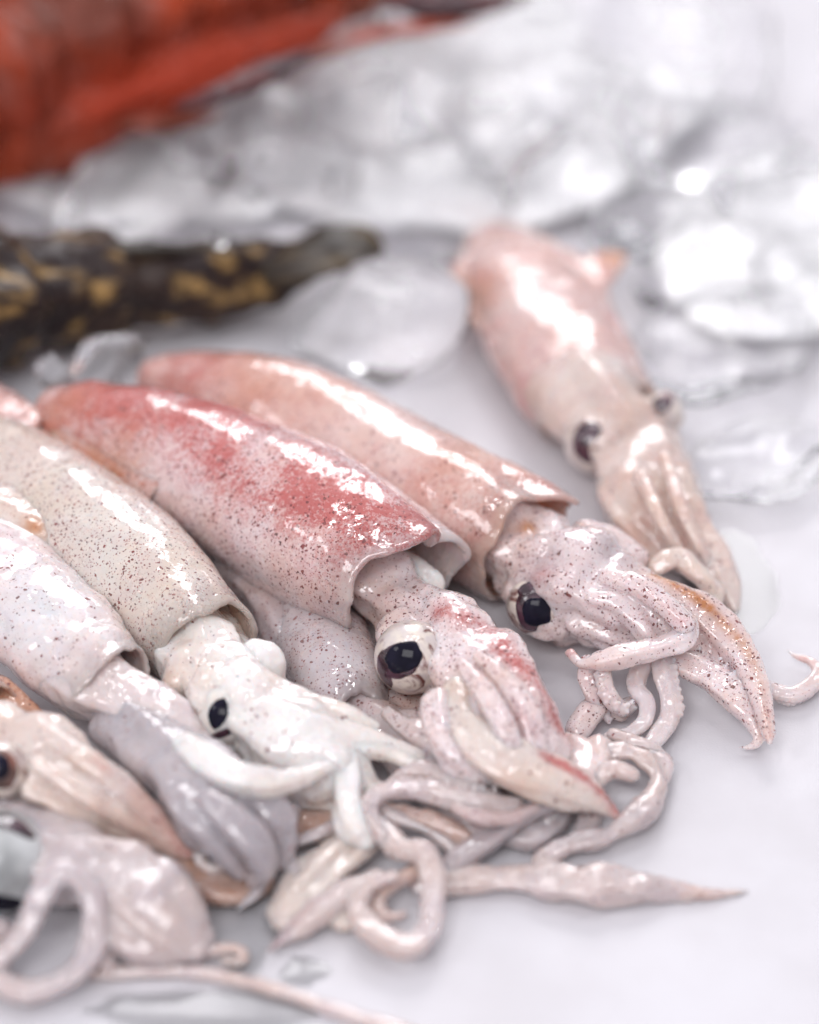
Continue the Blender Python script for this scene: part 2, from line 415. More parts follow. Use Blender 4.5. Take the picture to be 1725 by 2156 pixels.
def mantle_part(parent, M, mt, base, blobs, wall=0.75, seg=80, rings=110, pa=None):
    th = [2 * math.pi * j / seg for j in range(seg)]
    V, U, TH, IN = [], [], [], []
    def ring(u, off, inn):
        for a in th: V.append(M.at(u, a, off)); U.append(u); TH.append(a); IN.append(inn)
    us = [(i / rings) for i in range(rings + 1)]
    for u in us: ring(u, 0.0, 0)
    wl = wall * 0.001
    e = M.T[-1]
    def lip(a_, o):                                       # rolled edge
        for a in th: V.append(M.at(1.0, a, -o) + e * a_); U.append(1.0); TH.append(a); IN.append(0.5)
    lip(wl*0.35, wl*0.15); lip(wl*0.5, wl*0.5); lip(wl*0.35, wl*0.85)
    for u in (1.0, 0.97, 0.93, 0.88, 0.82, 0.75, 0.68, 0.6, 0.5): ring(u, -wl, 1)
    F = []; m = len(V) // seg
    for i in range(m - 1):
        for j in range(seg): F.append((i*seg+j, i*seg+(j+1) % seg, (i+1)*seg+(j+1) % seg, (i+1)*seg+j))
    F.append(tuple(range(seg))[::-1]); F.append(tuple((m-1)*seg+j for j in range(seg)))
    V = np.array(V); V[:, 2] += 0
    if M.amp:
        nz = 2.2*vnoise(V + M.seed * 0.31, 34, 2) + 0.9*vnoise(V + M.seed*0.31, 110, 2) + 0.3*vnoise(V, 300, 2); c = np.repeat(V.reshape(m, seg, 3).mean(1), seg, 0)
        d = V - c; d /= np.linalg.norm(d, axis=1)[:, None] + 1e-9
        V = V + d * (nz * M.amp)[:, None]
    V[:, 2] = np.maximum(V[:, 2], 0.0004)
    me = mesh_of('mantle', V, F); inn = np.array(IN)
    ex = {k: f(np.array(U), np.array(TH)) for k, f in (pa or {}).items()}
    bb = dict(base)
    uu = np.array(U); rimf = np.clip((uu - 0.968) / 0.02, 0, 1); ex['spot'] = ex.get('spot', 0) - 2.0 * (inn > 0.2) - 0.8*rimf; ex['thin'] = 0.9*np.clip((uu - 0.90)/0.1, 0, 1); ex['red'] = ex.get('red', 0) - 2.0 * (inn > 0.6) - 0.35*rimf
    paint(me, V, bb, blobs, ex)
    return link('mantle', me, mt, parent)

def fin_part(parent, M, mt, u0, u1, width, off, thick, base, blobs, nu=46, nt=56, name='fin', center=0.0):
    """fin lying over the mantle: width(u)->(th_a, th_b); off(u, s) lift in mm, s = -1..1 across"""
    V, F, U, SS = [], [], [], []
    for lay in (1, 0):
        for i in range(nu + 1):
            t = i / nu; u = u0 + (u1-u0)*t; a, b = width(t)
            for j in range(nt + 1):
                s = -1 + 2*j/nt; th = a + (b-a)*(s+1)/2
                edge = max(0.05, min(1.0, (1-abs(s))*6, t*8, (1-t)*8)) ** 0.5
                o = off(t, math.degrees(th)) * 0.001 + (thick*0.0005*edge if lay else -thick*0.0005*edge)
                V.append(M.at(u, th, o)); U.append(t); SS.append(s)
    N = (nu+1)*(nt+1); ix = lambda l, i, j: l*N + i*(nt+1) + j
    for i in range(nu):
        for j in range(nt):
            F.append((ix(0, i, j), ix(0, i, j+1), ix(0, i+1, j+1), ix(0, i+1, j)))
            F.append((ix(1, i, j), ix(1, i+1, j), ix(1, i+1, j+1), ix(1, i, j+1)))
    for i in range(nu):
        for j in (0, nt):
            q = (ix(0, i, j), ix(0, i+1, j), ix(1, i+1, j), ix(1, i, j)); F.append(q if j == 0 else q[::-1])
    for j in range(nt):
        for i in (0, nu):
            q = (ix(0, i, j), ix(0, i, j+1), ix(1, i, j+1), ix(1, i, j)); F.append(q[::-1] if i == 0 else q)
    V = np.array(V); nz = vnoise(V, 110, 3); V[:, 2] = np.maximum(V[:, 2] + nz*0.0004, 0.0004)
    me = mesh_of(name, V, F); paint(me, V, base, blobs, None)
    return link(name, me, mt, parent)

def body(parent, name, lofts, mt, base, blobs, voxel=0.00045, smooth=4, ripple=0.0004, edges=None, scale=220, label=None):
    me = fuse(lofts, voxel, smooth, ripple, scale); co = coords(me); ex = None
    if edges:                                             # pigment lines that follow an arm's back: (stations, attr, amount, width px)
        ex = {}
        for st, a, amt, wpx in edges:
            C, _, _ = stations(st, 1.0, 60); r = wpx * S(C[30])
            d = np.min(np.linalg.norm(co[:, None, :] - C[None, ::2, :], axis=2), axis=1) / r
            ex[a] = ex.get(a, 0) + amt * np.exp(-d*d*1.4)
    paint(me, co, base, blobs, ex)
    o = link(name, me, mt, parent)
    if label: o['label'] = label
    return o

def eye_part(parent, px, py, z, r_px, patches, squash=1.0, mt=None):
    c = P(px, py, z); r = r_px * S(c)
    V, F = ball(np.zeros(3), r, 36); V = V * np.array([1, 1, squash]) + c
    e = link('eye', mesh_of('eye', V, F), mt or EYE, parent)
    for (qx, qy, a, b, rot, m, lvl, nm, pw) in patches:
        d = FWD + RGT*((qx-W0/2)*K) + UPV*((H0/2-qy)*K); d /= np.linalg.norm(d)
        oc = CAM - c; bb = np.dot(oc, d); disc = bb*bb - (np.dot(oc, oc) - r*r)
        hit = CAM + d*(-bb - math.sqrt(max(disc, 0)))
        n = (hit - c); n /= np.linalg.norm(n)
        t1 = RGT - n*np.dot(RGT, n); t1 /= np.linalg.norm(t1); t2 = np.cross(n, t1)
        ca, sa = math.cos(R(rot)), math.sin(R(rot)); t1, t2 = t1*ca + t2*sa, t2*ca - t1*sa
        V, F = [c + n*r*(1.0+lvl)], []; K_, S_ = 9, 40
        for k in range(1, K_+2):
            for j in range(S_):
                p = 2*math.pi*j/S_; cs, sn = math.cos(p), math.sin(p); q = (abs(cs)**pw + abs(sn)**pw)**(-1/pw)
                f = min(k, K_)/K_ if k <= K_ else 1.06
                q *= 1 + 0.12*mnoise.noise(Vector((cs*2.2, sn*2.2, qx)))
                dr = n + t1*(a*cs*q*f) + t2*(b*sn*q*f); dr /= np.linalg.norm(dr)
                h = 1+lvl if k < K_ else (1+lvl*0.5 if k == K_ else 0.985)
                V.append(c + dr*r*h)
        for j in range(S_): F.append((0, 1+j, 1+(j+1) % S_))
        for k in range(K_):
            for j in range(S_): F.append((1+k*S_+j, 1+(k+1)*S_+j, 1+(k+1)*S_+(j+1) % S_, 1+k*S_+(j+1) % S_))
        V = np.array(V); V = c + (V - c) * np.array([1, 1, squash])
        link(nm, mesh_of(nm, V, F), m, e)
    return e
sq_group = 'fresh squid lying on the white table'
wrap = lambda th: (th + math.pi) % (2*math.pi) - math.pi
gau = lambda x, c, w: math.exp(-((x-c)/w)**2)
ngau = lambda x, c, w: np.exp(-((((x - c) + np.pi) % (2*np.pi) - np.pi)/w)**2)

def lift(t, d):
    d = abs(d); f = min(1, max(0, (d - 52) / 50)); f = f*f*(3-2*f)
    return -1.6 + 3.8*f
shC = lambda t: 0.35 + 0.65*math.sin(min(1, t/0.74)*math.pi/2) if t < 0.74 else max(0.02, 1-((t-0.74)/0.26)**1.2)
# ---- squid A: the pink one at the back right
A = thing('squid', P(1250, 850, 0), 'pink squid lying apart at the back, out of focus in front of the ice heap', 'squid', sq_group)
MA = Mantle([(1020, 480, None, 24), (1056, 528, None, 88), (1106, 608, None, 130), (1160, 700, None, 147), (1212, 792, None, 146), (1258, 870, None, 132)], 0.62,
            rim=lambda t: 2.0*gau(wrap(t), 0, 0.8))
mantle_part(A, MA, SKR, {'red': 0.48, 'spot': 0.35}, [(1010, 640, 12, 80, 'brown', 0.6), (1160, 620, 24, 60, 'red', -0.4), (1190, 720, 22, 60, 'brown', 0.25), (1290, 700, 14, 70, 'red', 0.35)])
body(A, 'fin', [sheet([(1040, 478, 12), (1000, 498, 12), (962, 552, 11), (926, 606, 9), (955, 640, 10), (992, 682, 11), (1040, 730, 13), (1120, 720, 16), (1120, 540, 18)])], SKR, {'red': 0.5, 'spot': 0.3}, [(950, 615, 10, 80, 'brown', 1.0), (1000, 680, 11, 60, 'brown', 0.5)], 0.0005, 4, ripple=0.0005)
body(A, 'fin', [sheet([(1060, 480, 13), (1150, 500, 15), (1228, 545, 13), (1272, 532, 13), (1320, 538, 12), (1304, 574, 12), (1276, 604, 12), (1292, 660, 12), (1230, 700, 15), (1130, 600, 18)])], SKR, {'red': 0.45, 'spot': 0.3}, [(1305, 550, 12, 60, 'brown', 1.0)], 0.0005, 4, ripple=0.0005)
hA = [loft([(1235, 835, 12, 126), (1285, 905, 11, 108), (1335, 960, None, 92), (1350, 1020, None, 86), (1375, 1090, None, 84), (1410, 1150, None, 56), (1440, 1185, None, 30)], 24, 60, 0.85),
      loft([(1370, 930, 10, 60), (1410, 1020, 9, 58), (1450, 1110, 8, 52), (1500, 1190, 6, 42), (1535, 1250, 4, 26), (1548, 1285, 2.5, 10)], 20, 60, 0.8),
      loft([(1300, 1000, 9, 40), (1300, 1060, 9, 34), (1335, 1120, 8, 28), (1380, 1180, 5, 14)], 16, 50),
      loft([(1262, 925, 10, 48), (1290, 935, 11, 50)], 18, 20), loft([(1385, 858, 13, 44), (1405, 880, 12, 40)], 18, 20)]
body(A, 'head', hA, SKO, {'red': 0.2, 'spot': 0.3}, [(1340, 1110, 14, 80, 'red', 0.35), (1340, 1110, 14, 90, 'brown', 0.25), (1440, 1150, 10, 50, 'red', 0.2)], 0.0006, 5)
for (x0, y0, x1, y1, x2, y2, r) in ((1400, 960, 1440, 1080, 1500, 1200, 16), (1350, 1000, 1400, 1110, 1450, 1190, 18)):
    st = [(x0, y0, 17, r), (x1, y1, 15, r), (x2, y2, 7, r*0.7)]
    body(A, 'arm', [loft(st, 14, 40)], SKO, {'red': 0.2, 'spot': 0.25}, [], 0.0005, 3)
eye_part(A, 1249, 934, 11, 62, [(1246, 932, 0.80, 1.0, 12, IRI, 0.02, 'iris', 2.4), (1262, 955, 0.30, 0.55, 20, EYE, 0.035, 'lens_rim', 2.0)], 1.0)
eye_part(A, 1398, 862, 14, 40, [(1392, 850, 0.8, 0.5, 30, IRI, 0.02, 'iris', 2.0)])

# ---- squid B: behind the red one
B = thing('squid', P(900, 1020, 0), 'pinkish brown squid with dark side eye, lying directly behind the red fronted squid', 'squid', sq_group)
MB_ = Mantle([(308, 786, 13, 34), (400, 814, 13, 84), (540, 868, 14, 124), (690, 928, 14, 136), (840, 1004, 14, 142), (980, 1078, 14, 142), (1098, 1142, 13.5, 136)], 0.95, seed=3,
             rim=lambda t: 5.5*gau(wrap(t), -0.75, 0.45) + 1.0*gau(wrap(t), 0.9, 0.5), notch=lambda t: -1.5*gau(wrap(t), -0.2, 0.25))
mantle_part(B, MB_, SKR, {'red': 0.48, 'spot': 0.5, 'brown': 0.05}, [(400, 790, 20, 120, 'red', 0.5), (760, 900, 26, 160, 'red', -0.3), (560, 800, 24, 150, 'brown', 0.35), (1000, 960, 24, 170, 'brown', 0.3),
            (1090, 1100, 24, 70, 'brown', 0.5), (1160, 1050, 22, 60, 'red', 0.35), (1020, 1180, 12, 80, 'spot', 0.3)], wall=1.2)
fin_part(B, MB_, SKR, 0.0, 0.5, lambda t: (-R(105)*shC(t), R(70)*shC(t)), lift, 0.8, {'red': 0.6, 'spot': 0.35}, [(420, 780, 20, 120, 'red', 0.4), (600, 800, 24, 120, 'brown', 0.45)])
neckB = [loft([(1050, 1120, 14, 104), (1110, 1160, 13, 100), (1165, 1205, 12.5, 96)], 22, 30, 0.9)]
hB = neckB + [loft([(1120, 1185, 12, 78), (1165, 1210, 12, 104), (1215, 1232, 12.5, 116), (1275, 1262, 12, 106), (1335, 1292, 11, 86), (1395, 1325, 10, 68), (1450, 1360, 9, 46)], 26, 70, 0.92),
      loft([(1235, 1125, 15, 46), (1285, 1145, 14.5, 44), (1330, 1180, 13.5, 40)], 18, 30),
      loft([(1118, 1240, 12, 58), (1140, 1290, 10, 60), (1180, 1305, 9, 50)], 18, 30),
      loft([(1280, 1215, 20, 24), (1340, 1232, 20, 27), (1400, 1275, 19, 27), (1445, 1318, 17, 22)], 14, 40),
      loft([(1245, 1256, 18, 18), (1300, 1270, 17, 27), (1345, 1308, 14.5, 30), (1374, 1346, 11.5, 26), (1390, 1372, 8, 16)], 16, 50),
      loft([(1225, 1300, 11, 46), (1290, 1335, 9, 42), (1350, 1372, 7, 30)], 16, 40),
      loft([(1400, 1320, 11, 40), (1480, 1385, 8.5, 44), (1550, 1455, 6.5, 38), (1598, 1530, 4.5, 18)], 18, 60, 0.35),
      loft([(1370, 1230, 17, 30), (1440, 1265, 15, 40), (1520, 1325, 12, 42), (1575, 1400, 10, 34), (1604, 1470, 8, 26), (1618, 1535, 6, 16), (1622, 1566, 5, 6)], 18, 70, 0.75)]
eB = [([(1290, 1205, 22, 5), (1360, 1235, 22, 5), (1440, 1310, 18, 5)], 'spot', 0.3, 22), ([(1300, 1270, 22, 5), (1372, 1340, 17, 5)], 'red', 0.9, 26), ([(1290, 1205, 24, 5), (1360, 1235, 23, 5), (1440, 1310, 19, 5)], 'red', 0.5, 20),
      ([(1380, 1205, 19, 5), (1470, 1262, 17, 5), (1560, 1345, 14, 5), (1612, 1450, 11, 5), (1620, 1550, 7, 5)], 'brown', 1.4, 17)]
body(B, 'head', hB, SK, {'red': 0.12, 'spot': 0.85}, [(1300, 1150, 22, 60, 'grey', 0.8), (1180, 1180, 20, 70, 'grey', 0.25), (1120, 1215, 18, 60, 'grey', 0.7), (1140, 1200, 20, 40, 'red', 0.3), (1060, 1150, 14, 70, 'spot', -0.5), (1050, 1225, 6, 60, 'brown', 0.5), (1112, 1112, 20, 30, 'brown', 1.0), (1520, 1380, 10, 90, 'spot', -0.3),
     (1250, 1200, 26, 60, 'grey', 0.3)], 0.0004, 4, edges=eB)
stb = [(1380, 1350, 9, 30), (1420, 1385, 8, 40), (1490, 1420, 7.5, 44), (1550, 1470, 6.5, 36), (1590, 1525, 4.5, 22), (1597, 1560, 3, 12), (1580, 1572, 2.2, 9), (1555, 1574, 2, 4)]
body(B, 'arm', [loft(stb, 18, 80, 0.7)] + suckers(stb, 7, 3, -1.1, -1.1, 18, u0=0.05, u1=0.85), SK, {'spot': 0.75, 'red': 0.1}, [], 0.0004, 3,
     edges=[([(1450, 1375, 13, 5), (1530, 1425, 12, 5), (1580, 1490, 9, 5), (1600, 1550, 5, 5)], 'brown', 1.4, 17)])
fold = [(1400, 1262, 18, 22), (1440, 1310, 16.5, 24), (1440, 1340, 15, 24), (1390, 1362, 14, 25), (1320, 1378, 13.5, 24), (1258, 1394, 12.5, 20), (1225, 1398, 11.5, 13), (1200, 1374, 11, 11)]
body(B, 'arm', [loft(fold, 16, 80)] + suckers(fold, 10, 7, 1.9, 1.9, 18, rows=(-0.35, 0.5), u0=0.28, u1=0.88), SK, {'spot': 0.28, 'red': 0.08}, [(1205, 1378, 11, 22, 'red', 0.6)], 0.0003, 2)
st1 = [(1240, 1392, 11, 18), (1232, 1430, 9, 18), (1245, 1462, 7, 17), (1268, 1492, 4.5, 13), (1284, 1522, 2.5, 6)]
body(B, 'arm', [loft(st1, 14, 60)] + suckers(st1, 6, 4, -1.2, -1.2, 8), SK, {'spot': 0.4, 'red': 0.2}, [], 0.0003, 2)
st2 = [(1262, 1385, 11, 18), (1272, 1430, 9, 19), (1285, 1470, 7, 20), (1310, 1490, 5, 22), (1332, 1478, 4, 18)]
body(B, 'arm', [loft(st2, 14, 60)] + suckers(st2, 7, 6, 1.0, 1.0, 9), SK, {'spot': 0.12, 'red': 0.05}, [], 0.0003, 2)
st3 = [(1372, 1370, 9, 20), (1350, 1410, 8, 22), (1340, 1450, 7, 22), (1362, 1478, 6, 21), (1358, 1515, 4.5, 21), (1325, 1545, 3.5, 20), (1280, 1556, 3, 17)]
body(B, 'tentacle', [loft(st3, 16, 80)], SK, {'grey': 0.25}, [], 0.0004, 3)
st4 = [(1392, 1385, 9, 24), (1400, 1430, 8, 26), (1412, 1490, 5, 24), (1408, 1512, 4, 22), (1388, 1545, 3, 24), (1358, 1580, 3, 20)]
body(B, 'tentacle', [loft(st4, 16, 80)] + suckers(st4, 8, 6, -1.6, -1.6, 8, u0=0.05, u1=0.5), SK, {'grey': 0.2}, [], 0.0004, 3)
lump = [(1380, 1196, 12, 22), (1402, 1182, 13, 26), (1432, 1172, 13, 24), (1452, 1196, 12, 26), (1478, 1216, 11, 24), (1502, 1250, 8, 26), (1500, 1290, 6, 20)]
body(B, 'arm', [loft(lump, 16, 70)], SKO, {'spot': 0.2, 'red': 0.05}, [(1420, 1215, 12, 26, 'red', 0.4)], 0.0004, 3)
curl = [(1560, 1440, 3, 22), (1620, 1452, 2.5, 23), (1670, 1462, 2.3, 21), (1712, 1440, 2.3, 19), (1724, 1412, 3, 15), (1705, 1392, 3.5, 10), (1680, 1384, 3.5, 7), (1660, 1370, 3.5, 3)]
body(B, 'tentacle', [loft(curl, 16, 90)] + suckers(curl, 4, 3, 2.0, 2.0, 22, u0=0.1, u1=0.7), SK, {'grey': 0.15, 'spot': 0.1}, [(1690, 1385, 4, 30, 'red', 0.5)], 0.0003, 2)
eye_part(B, 1132, 1275, 11, 66, [(1122, 1285, 0.66, 1.08, 2, IRI, 0.012, 'iris', 3.2), (1130, 1290, 0.48, 0.50, 6, PUP, 0.03, 'pupil', 3.4), (1118, 1236, 0.50, 0.26, 8, IRI, 0.03, 'iris_flap', 2.2)])

# ---- squid C: the red fronted one in the middle
Cq = thing('squid', P(640, 1100, 0), 'large red blotched squid in the middle, big dark eye below its open mantle', 'squid', sq_group)
MC = Mantle([(96, 862, 20, 50), (155, 882, 20, 88), (240, 908, 20, 112), (340, 944, 20, 134), (470, 1006, 19, 162), (620, 1088, 19, 178), (740, 1160, 19, 175), (832, 1220, 18.5, 158)], 0.9, seed=9,
            rim=lambda t: 5.0*gau(wrap(t), -1.5, 0.42) + 4.6*gau(wrap(t), -0.3, 0.6) - 1.5*gau(wrap(t), -0.9, 0.16) + 0.5*math.sin(5*t), notch=lambda t: -4.0*gau(wrap(t), -0.85, 0.2) + 1.0*gau(wrap(t), -1.45, 0.35) - 1.2*gau(wrap(t), 0.3, 0.5))
redC = lambda u, th: 1.15*ngau(th, -0.1, 0.85)*np.clip((u-0.02)*6, 0, 1) + 0.7*np.exp(-((u-0.12)/0.22)**2) + 0.35*ngau(th, 0.7, 0.5)*np.clip((u-0.3)*3, 0, 1) + 0.15*ngau(th, 1.6, 0.9)
spC = lambda u, th: 0.75 + 0.3*ngau(th, 1.4, 0.8)
mantle_part(Cq, MC, SKM, {'red': 0.06}, [(560, 930, 34, 90, 'red', -0.75), (700, 990, 34, 80, 'red', -0.45), (860, 1090, 30, 90, 'red', 0.5), (480, 870, 34, 90, 'red', 0.5), (260, 1000, 20, 120, 'brown', 0.6), (120, 860, 26, 100, 'brown', 0.5)],
            wall=1.7, pa={'red': redC, 'spot': spC})
fin_part(Cq, MC, SKM, 0.0, 0.56, lambda t: (-R(98)*shC(t), R(122)*shC(t)), lift, 0.9, {'red': 0.8, 'spot': 0.55, 'brown': 0.25},
         [(170, 900, 27, 42, 'red', -0.7), (170, 900, 27, 42, 'spot', -0.8), (170, 900, 27, 42, 'brown', -0.7), (280, 1020, 14, 150, 'brown', 0.9), (100, 880, 22, 90, 'brown', 0.9), (440, 860, 36, 110, 'red', 0.45), (380, 930, 36, 90, 'red', -0.4), (300, 820, 34, 90, 'red', 0.25)])
neckC = [loft([(760, 1190, 16, 92), (810, 1235, 15, 84), (850, 1275, 14, 76), (900, 1310, 14, 74)], 22, 40, 0.9),
         loft([(846, 1186, 17, 40), (880, 1212, 16.5, 40), (908, 1234, 15.5, 36), (918, 1252, 14.5, 24)], 18, 30)]
body(Cq, 'collar', [neckC[1]], SKW, {}, [], 0.0004, 5)
hC = [neckC[0]] + [loft([(880, 1280, 14, 66), (930, 1330, 14, 92), (975, 1390, 14, 106), (1030, 1450, 13, 112), (1075, 1520, 12, 104), (1105, 1580, 10, 84), (1115, 1630, 8, 60)], 26, 70, 0.92),
      loft([(856, 1318, 16, 56), (880, 1365, 15, 70), (935, 1410, 13, 74)], 20, 30),
      loft([(1040, 1370, 19, 22), (1100, 1430, 17, 30), (1145, 1500, 14, 30), (1170, 1570, 10, 22), (1176, 1600, 8, 12)], 16, 50),
      loft([(1010, 1380, 23, 20), (1070, 1440, 21, 28), (1110, 1510, 18, 30), (1130, 1590, 14, 24)], 16, 50),
      loft([(975, 1400, 24, 20), (1020, 1455, 23, 28), (1060, 1530, 20, 28), (1085, 1600, 16, 24)], 16, 50),
      loft([(925, 1470, 18, 30), (930, 1530, 17, 40), (960, 1580, 15, 46), (1010, 1620, 12, 50)], 18, 50)]
eC = [([(1050, 1360, 22, 5), (1120, 1430, 19, 5), (1165, 1520, 14, 5), (1180, 1590, 8, 5)], 'red', 1.0, 30), ([(1010, 1400, 26, 5), (1080, 1470, 22, 5), (1120, 1560, 16, 5)], 'red', 0.5, 14),
      ([(1040, 1460, 26, 5), (1080, 1560, 20, 5)], 'spot', 0.5, 30), ([(930, 1290, 22, 5), (1010, 1320, 22, 5), (1060, 1370, 20, 5)], 'red', 0.8, 34)]
body(Cq, 'head', hC, SK, {'red': 0.10, 'spot': 0.85}, [(960, 1480, 20, 60, 'spot', -0.4), (800, 1230, 18, 90, 'spot', -0.7), (800, 1310, 12, 40, 'brown', 0.5), (930, 1330, 24, 60, 'spot', 0.4), (1080, 1540, 16, 70, 'red', 0.2), (945, 1395, 16, 26, 'grey', 0.7), (880, 1330, 18, 40, 'grey', 0.35)], 0.0004, 4, edges=eC)
g1 = [(960, 1440, 18, 26), (975, 1510, 18, 46), (1030, 1578, 16.5, 64), (1105, 1622, 14, 70), (1180, 1648, 11, 64), (1240, 1676, 8.5, 48), (1282, 1704, 6, 26), (1308, 1728, 4, 6)]
body(Cq, 'arm', [loft(g1, 20, 80, 0.6)], SKO, {'red': 0.06, 'spot': 0.2}, [(1130, 1660, 12, 70, 'brown', 0.15), (1060, 1600, 18, 50, 'red', 0.12)], 0.0004, 4,
     edges=[([(1150, 1590, 16, 5), (1220, 1630, 13, 5), (1275, 1675, 9, 5), (1305, 1720, 4, 5)], 'red', 1.2, 22), ([(1060, 1670, 8, 5), (1150, 1690, 7, 5), (1190, 1660, 7, 5)], 'red', 0.5, 8)])
g2 = [(945, 1450, 16, 20), (918, 1500, 15, 24), (925, 1550, 14, 26), (965, 1590, 13, 32), (1020, 1620, 12, 36), (1075, 1640, 11, 20)]
body(Cq, 'arm', [loft(g2, 18, 70, 0.7)] + suckers(g2, 8, 6, 1.2, 1.2, 14, u0=0.1, u1=0.9), SK, {'spot': 0.22, 'red': 0.08}, [], 0.0004, 4)
g3 = [(1005, 1460, 20, 16), (1000, 1510, 19, 20), (1020, 1560, 18, 22), (1060, 1590, 17, 18)]
body(Cq, 'arm', [loft(g3, 16, 50, 0.7)], SK, {'spot': 0.25, 'red': 0.15}, [], 0.0004, 4)
eye_part(Cq, 866, 1384, 15.5, 79, [(838, 1392, 0.70, 0.52, 22, IRI, 0.008, 'iris', 2.4), (806, 1412, 0.30, 0.62, 12, IRI, 0.012, 'iris_flap', 2.0), (848, 1384, 0.56, 0.40, 20, PUP, 0.03, 'pupil', 3.2)])

# ---- squid H: grey one pressed beneath the others
Hq = thing('squid', P(720, 1460, 0), 'grey speckled squid pressed beneath the others, with looped tentacles reaching to the front', 'squid', sq_group)
MH = Mantle([(600, 1210, 6, 60), (640, 1280, 6.5, 84), (680, 1360, 7, 102), (712, 1430, 7.5, 96), (740, 1500, 7, 72)], 0.72, seed=5, rim=lambda t: 1.2*math.sin(3*t))
mantle_part(Hq, MH, SKG, {'spot': 0.7, 'red': 0.05, 'grey': 0.25}, [(640, 1400, 14, 40, 'spot', -0.6), (690, 1430, 14, 30, 'spot', -0.5)], wall=1.4)
hH = [loft([(760, 1490, 6, 60), (830, 1550, 6, 70), (900, 1610, 6, 76), (980, 1680, 6, 78), (1040, 1730, 5.5, 66)], 22, 60, 0.72),
      loft([(780, 1460, 5, 50), (850, 1480, 5, 60), (900, 1530, 5, 50)], 18, 40, 0.6),
      loft([(490, 1190, 7, 44), (530, 1225, 8, 50), (570, 1270, 8.5, 50), (600, 1340, 7, 44)], 18, 40, 0.85)]
body(Hq, 'head', hH, SKG, {'spot': 0.5, 'grey': 0.3, 'red': 0.1}, [(850, 1480, 8, 80, 'brown', 0.3), (1040, 1720, 9, 60, 'red', 0.4), (560, 1250, 10, 60, 'brown', 0.4), (1000, 1690, 12, 90, 'spot', -0.3)], 0.0005, 5)
h1 = [(1080, 1700, 8, 38), (1000, 1690, 10, 36), (930, 1672, 11, 28), (860, 1662, 11, 24), (800, 1672, 11, 23), (778, 1705, 10, 22), (800, 1750, 8.5, 22), (840, 1795, 7, 24)]
body(Hq, 'tentacle', [loft(h1, 18, 90)] + suckers(h1, 7, 6, 0.9, 0.9, 22, u0=0.1, u1=0.95), SKG, {'spot': 0.2, 'grey': 0.1}, [], 0.0004, 4)
h2 = [(800, 1735, 8, 26), (850, 1790, 8, 31), (890, 1790, 8.5, 29), (912, 1840, 7.5, 28), (914, 1900, 6, 27), (905, 1960, 4.5, 28), (870, 1995, 4, 28), (815, 1985, 3.8, 31), (765, 1945, 4, 28), (752, 1900, 5, 23), (785, 1862, 6.5, 19), (830, 1845, 7.5, 17)]
body(Hq, 'tentacle', [loft(h2, 18, 130)] + suckers(h2, 6, 5, 1.2, 1.2, 34, u0=0.1, u1=0.95), SKG, {'grey': 0.05, 'spot': 0.06}, [(840, 1990, 2, 60, 'brown', 0.15)], 0.0004, 4)
h3 = [(1210, 1662, 8, 19), (1170, 1680, 8, 26), (1100, 1715, 7, 29), (1020, 1772, 5, 26), (950, 1822, 3.5, 24), (915, 1845, 3, 15)]
body(Hq, 'arm', [loft(h3, 18, 80, 0.8), loft([(1180, 1670, 9.5, 14), (1090, 1730, 7.5, 16), (1000, 1795, 5, 12)], 14, 50)], SKG, {'grey': 0.75, 'red': 0.08}, [], 0.0004, 3)
body(Hq, 'arm', [loft([(1050, 1720, 3, 50), (1110, 1750, 3, 52), (1170, 1720, 3, 40), (1190, 1690, 3, 20)], 18, 50, 0.55)], SKG, {'grey': 0.5}, [], 0.0005, 4)
h4 = [(800, 1842, 6, 20), (740, 1872, 5, 34), (680, 1908, 4, 44), (635, 1945, 3, 34), (600, 1975, 2.2, 14), (565, 2002, 1.6, 5)]
body(Hq, 'arm', [loft(h4, 18, 70, 0.55)], SKG, {'grey': 0.05}, [], 0.0004, 4, edges=[([(780, 1835, 9, 5), (700, 1865, 7, 5), (630, 1925, 5, 5), (568, 2000, 2, 5)], 'red', 0.5, 12), ([(568, 2000, 2, 5), (610, 1960, 3, 5)], 'grey', 0.8, 16)])
h5 = [(770, 1740, 4, 30), (720, 1790, 4, 44), (660, 1850, 3.5, 62), (620, 1905, 3, 60), (605, 1950, 2.5, 32)]
body(Hq, 'arm', [loft(h5, 18, 60, 0.5), loft([(760, 1745, 6, 18), (690, 1800, 6.5, 20), (620, 1870, 5.5, 14)], 14, 40), loft([(790, 1770, 5, 20), (720, 1830, 5.5, 22), (660, 1890, 5, 14)], 14, 40),
     loft([(700, 1900, 2.5, 60), (740, 1940, 2.2, 40)], 16, 30, 0.4)], SKO, {'grey': 0.15, 'red': 0.03}, [], 0.0004, 4)
h6 = [(880, 1862, None, 30), (960, 1855, None, 33), (1080, 1852, None, 34), (1180, 1858, None, 44), (1260, 1862, None, 50), (1340, 1866, None, 40), (1410, 1874, None, 24), (1480, 1882, None, 16), (1540, 1880, None, 9), (1578, 1876, None, 4)]
def rg(u, th): return 0.10*np.sin(30*u + 2*np.sin(th*2))*(0.35 < u < 0.8)
body(Hq, 'tentacle', [loft(h6, 22, 120, 0.75, ridge=rg)], SKG, {'spot': 0.12}, [(1340, 1850, 4, 70, 'spot', 0.5), (1380, 1860, 4, 60, 'grey', 0.4), (1260, 1890, 2, 90, 'brown', 0.15), (1480, 1880, 2, 80, 'brown', 0.2)], 0.0004, 3, ripple=0.0004)
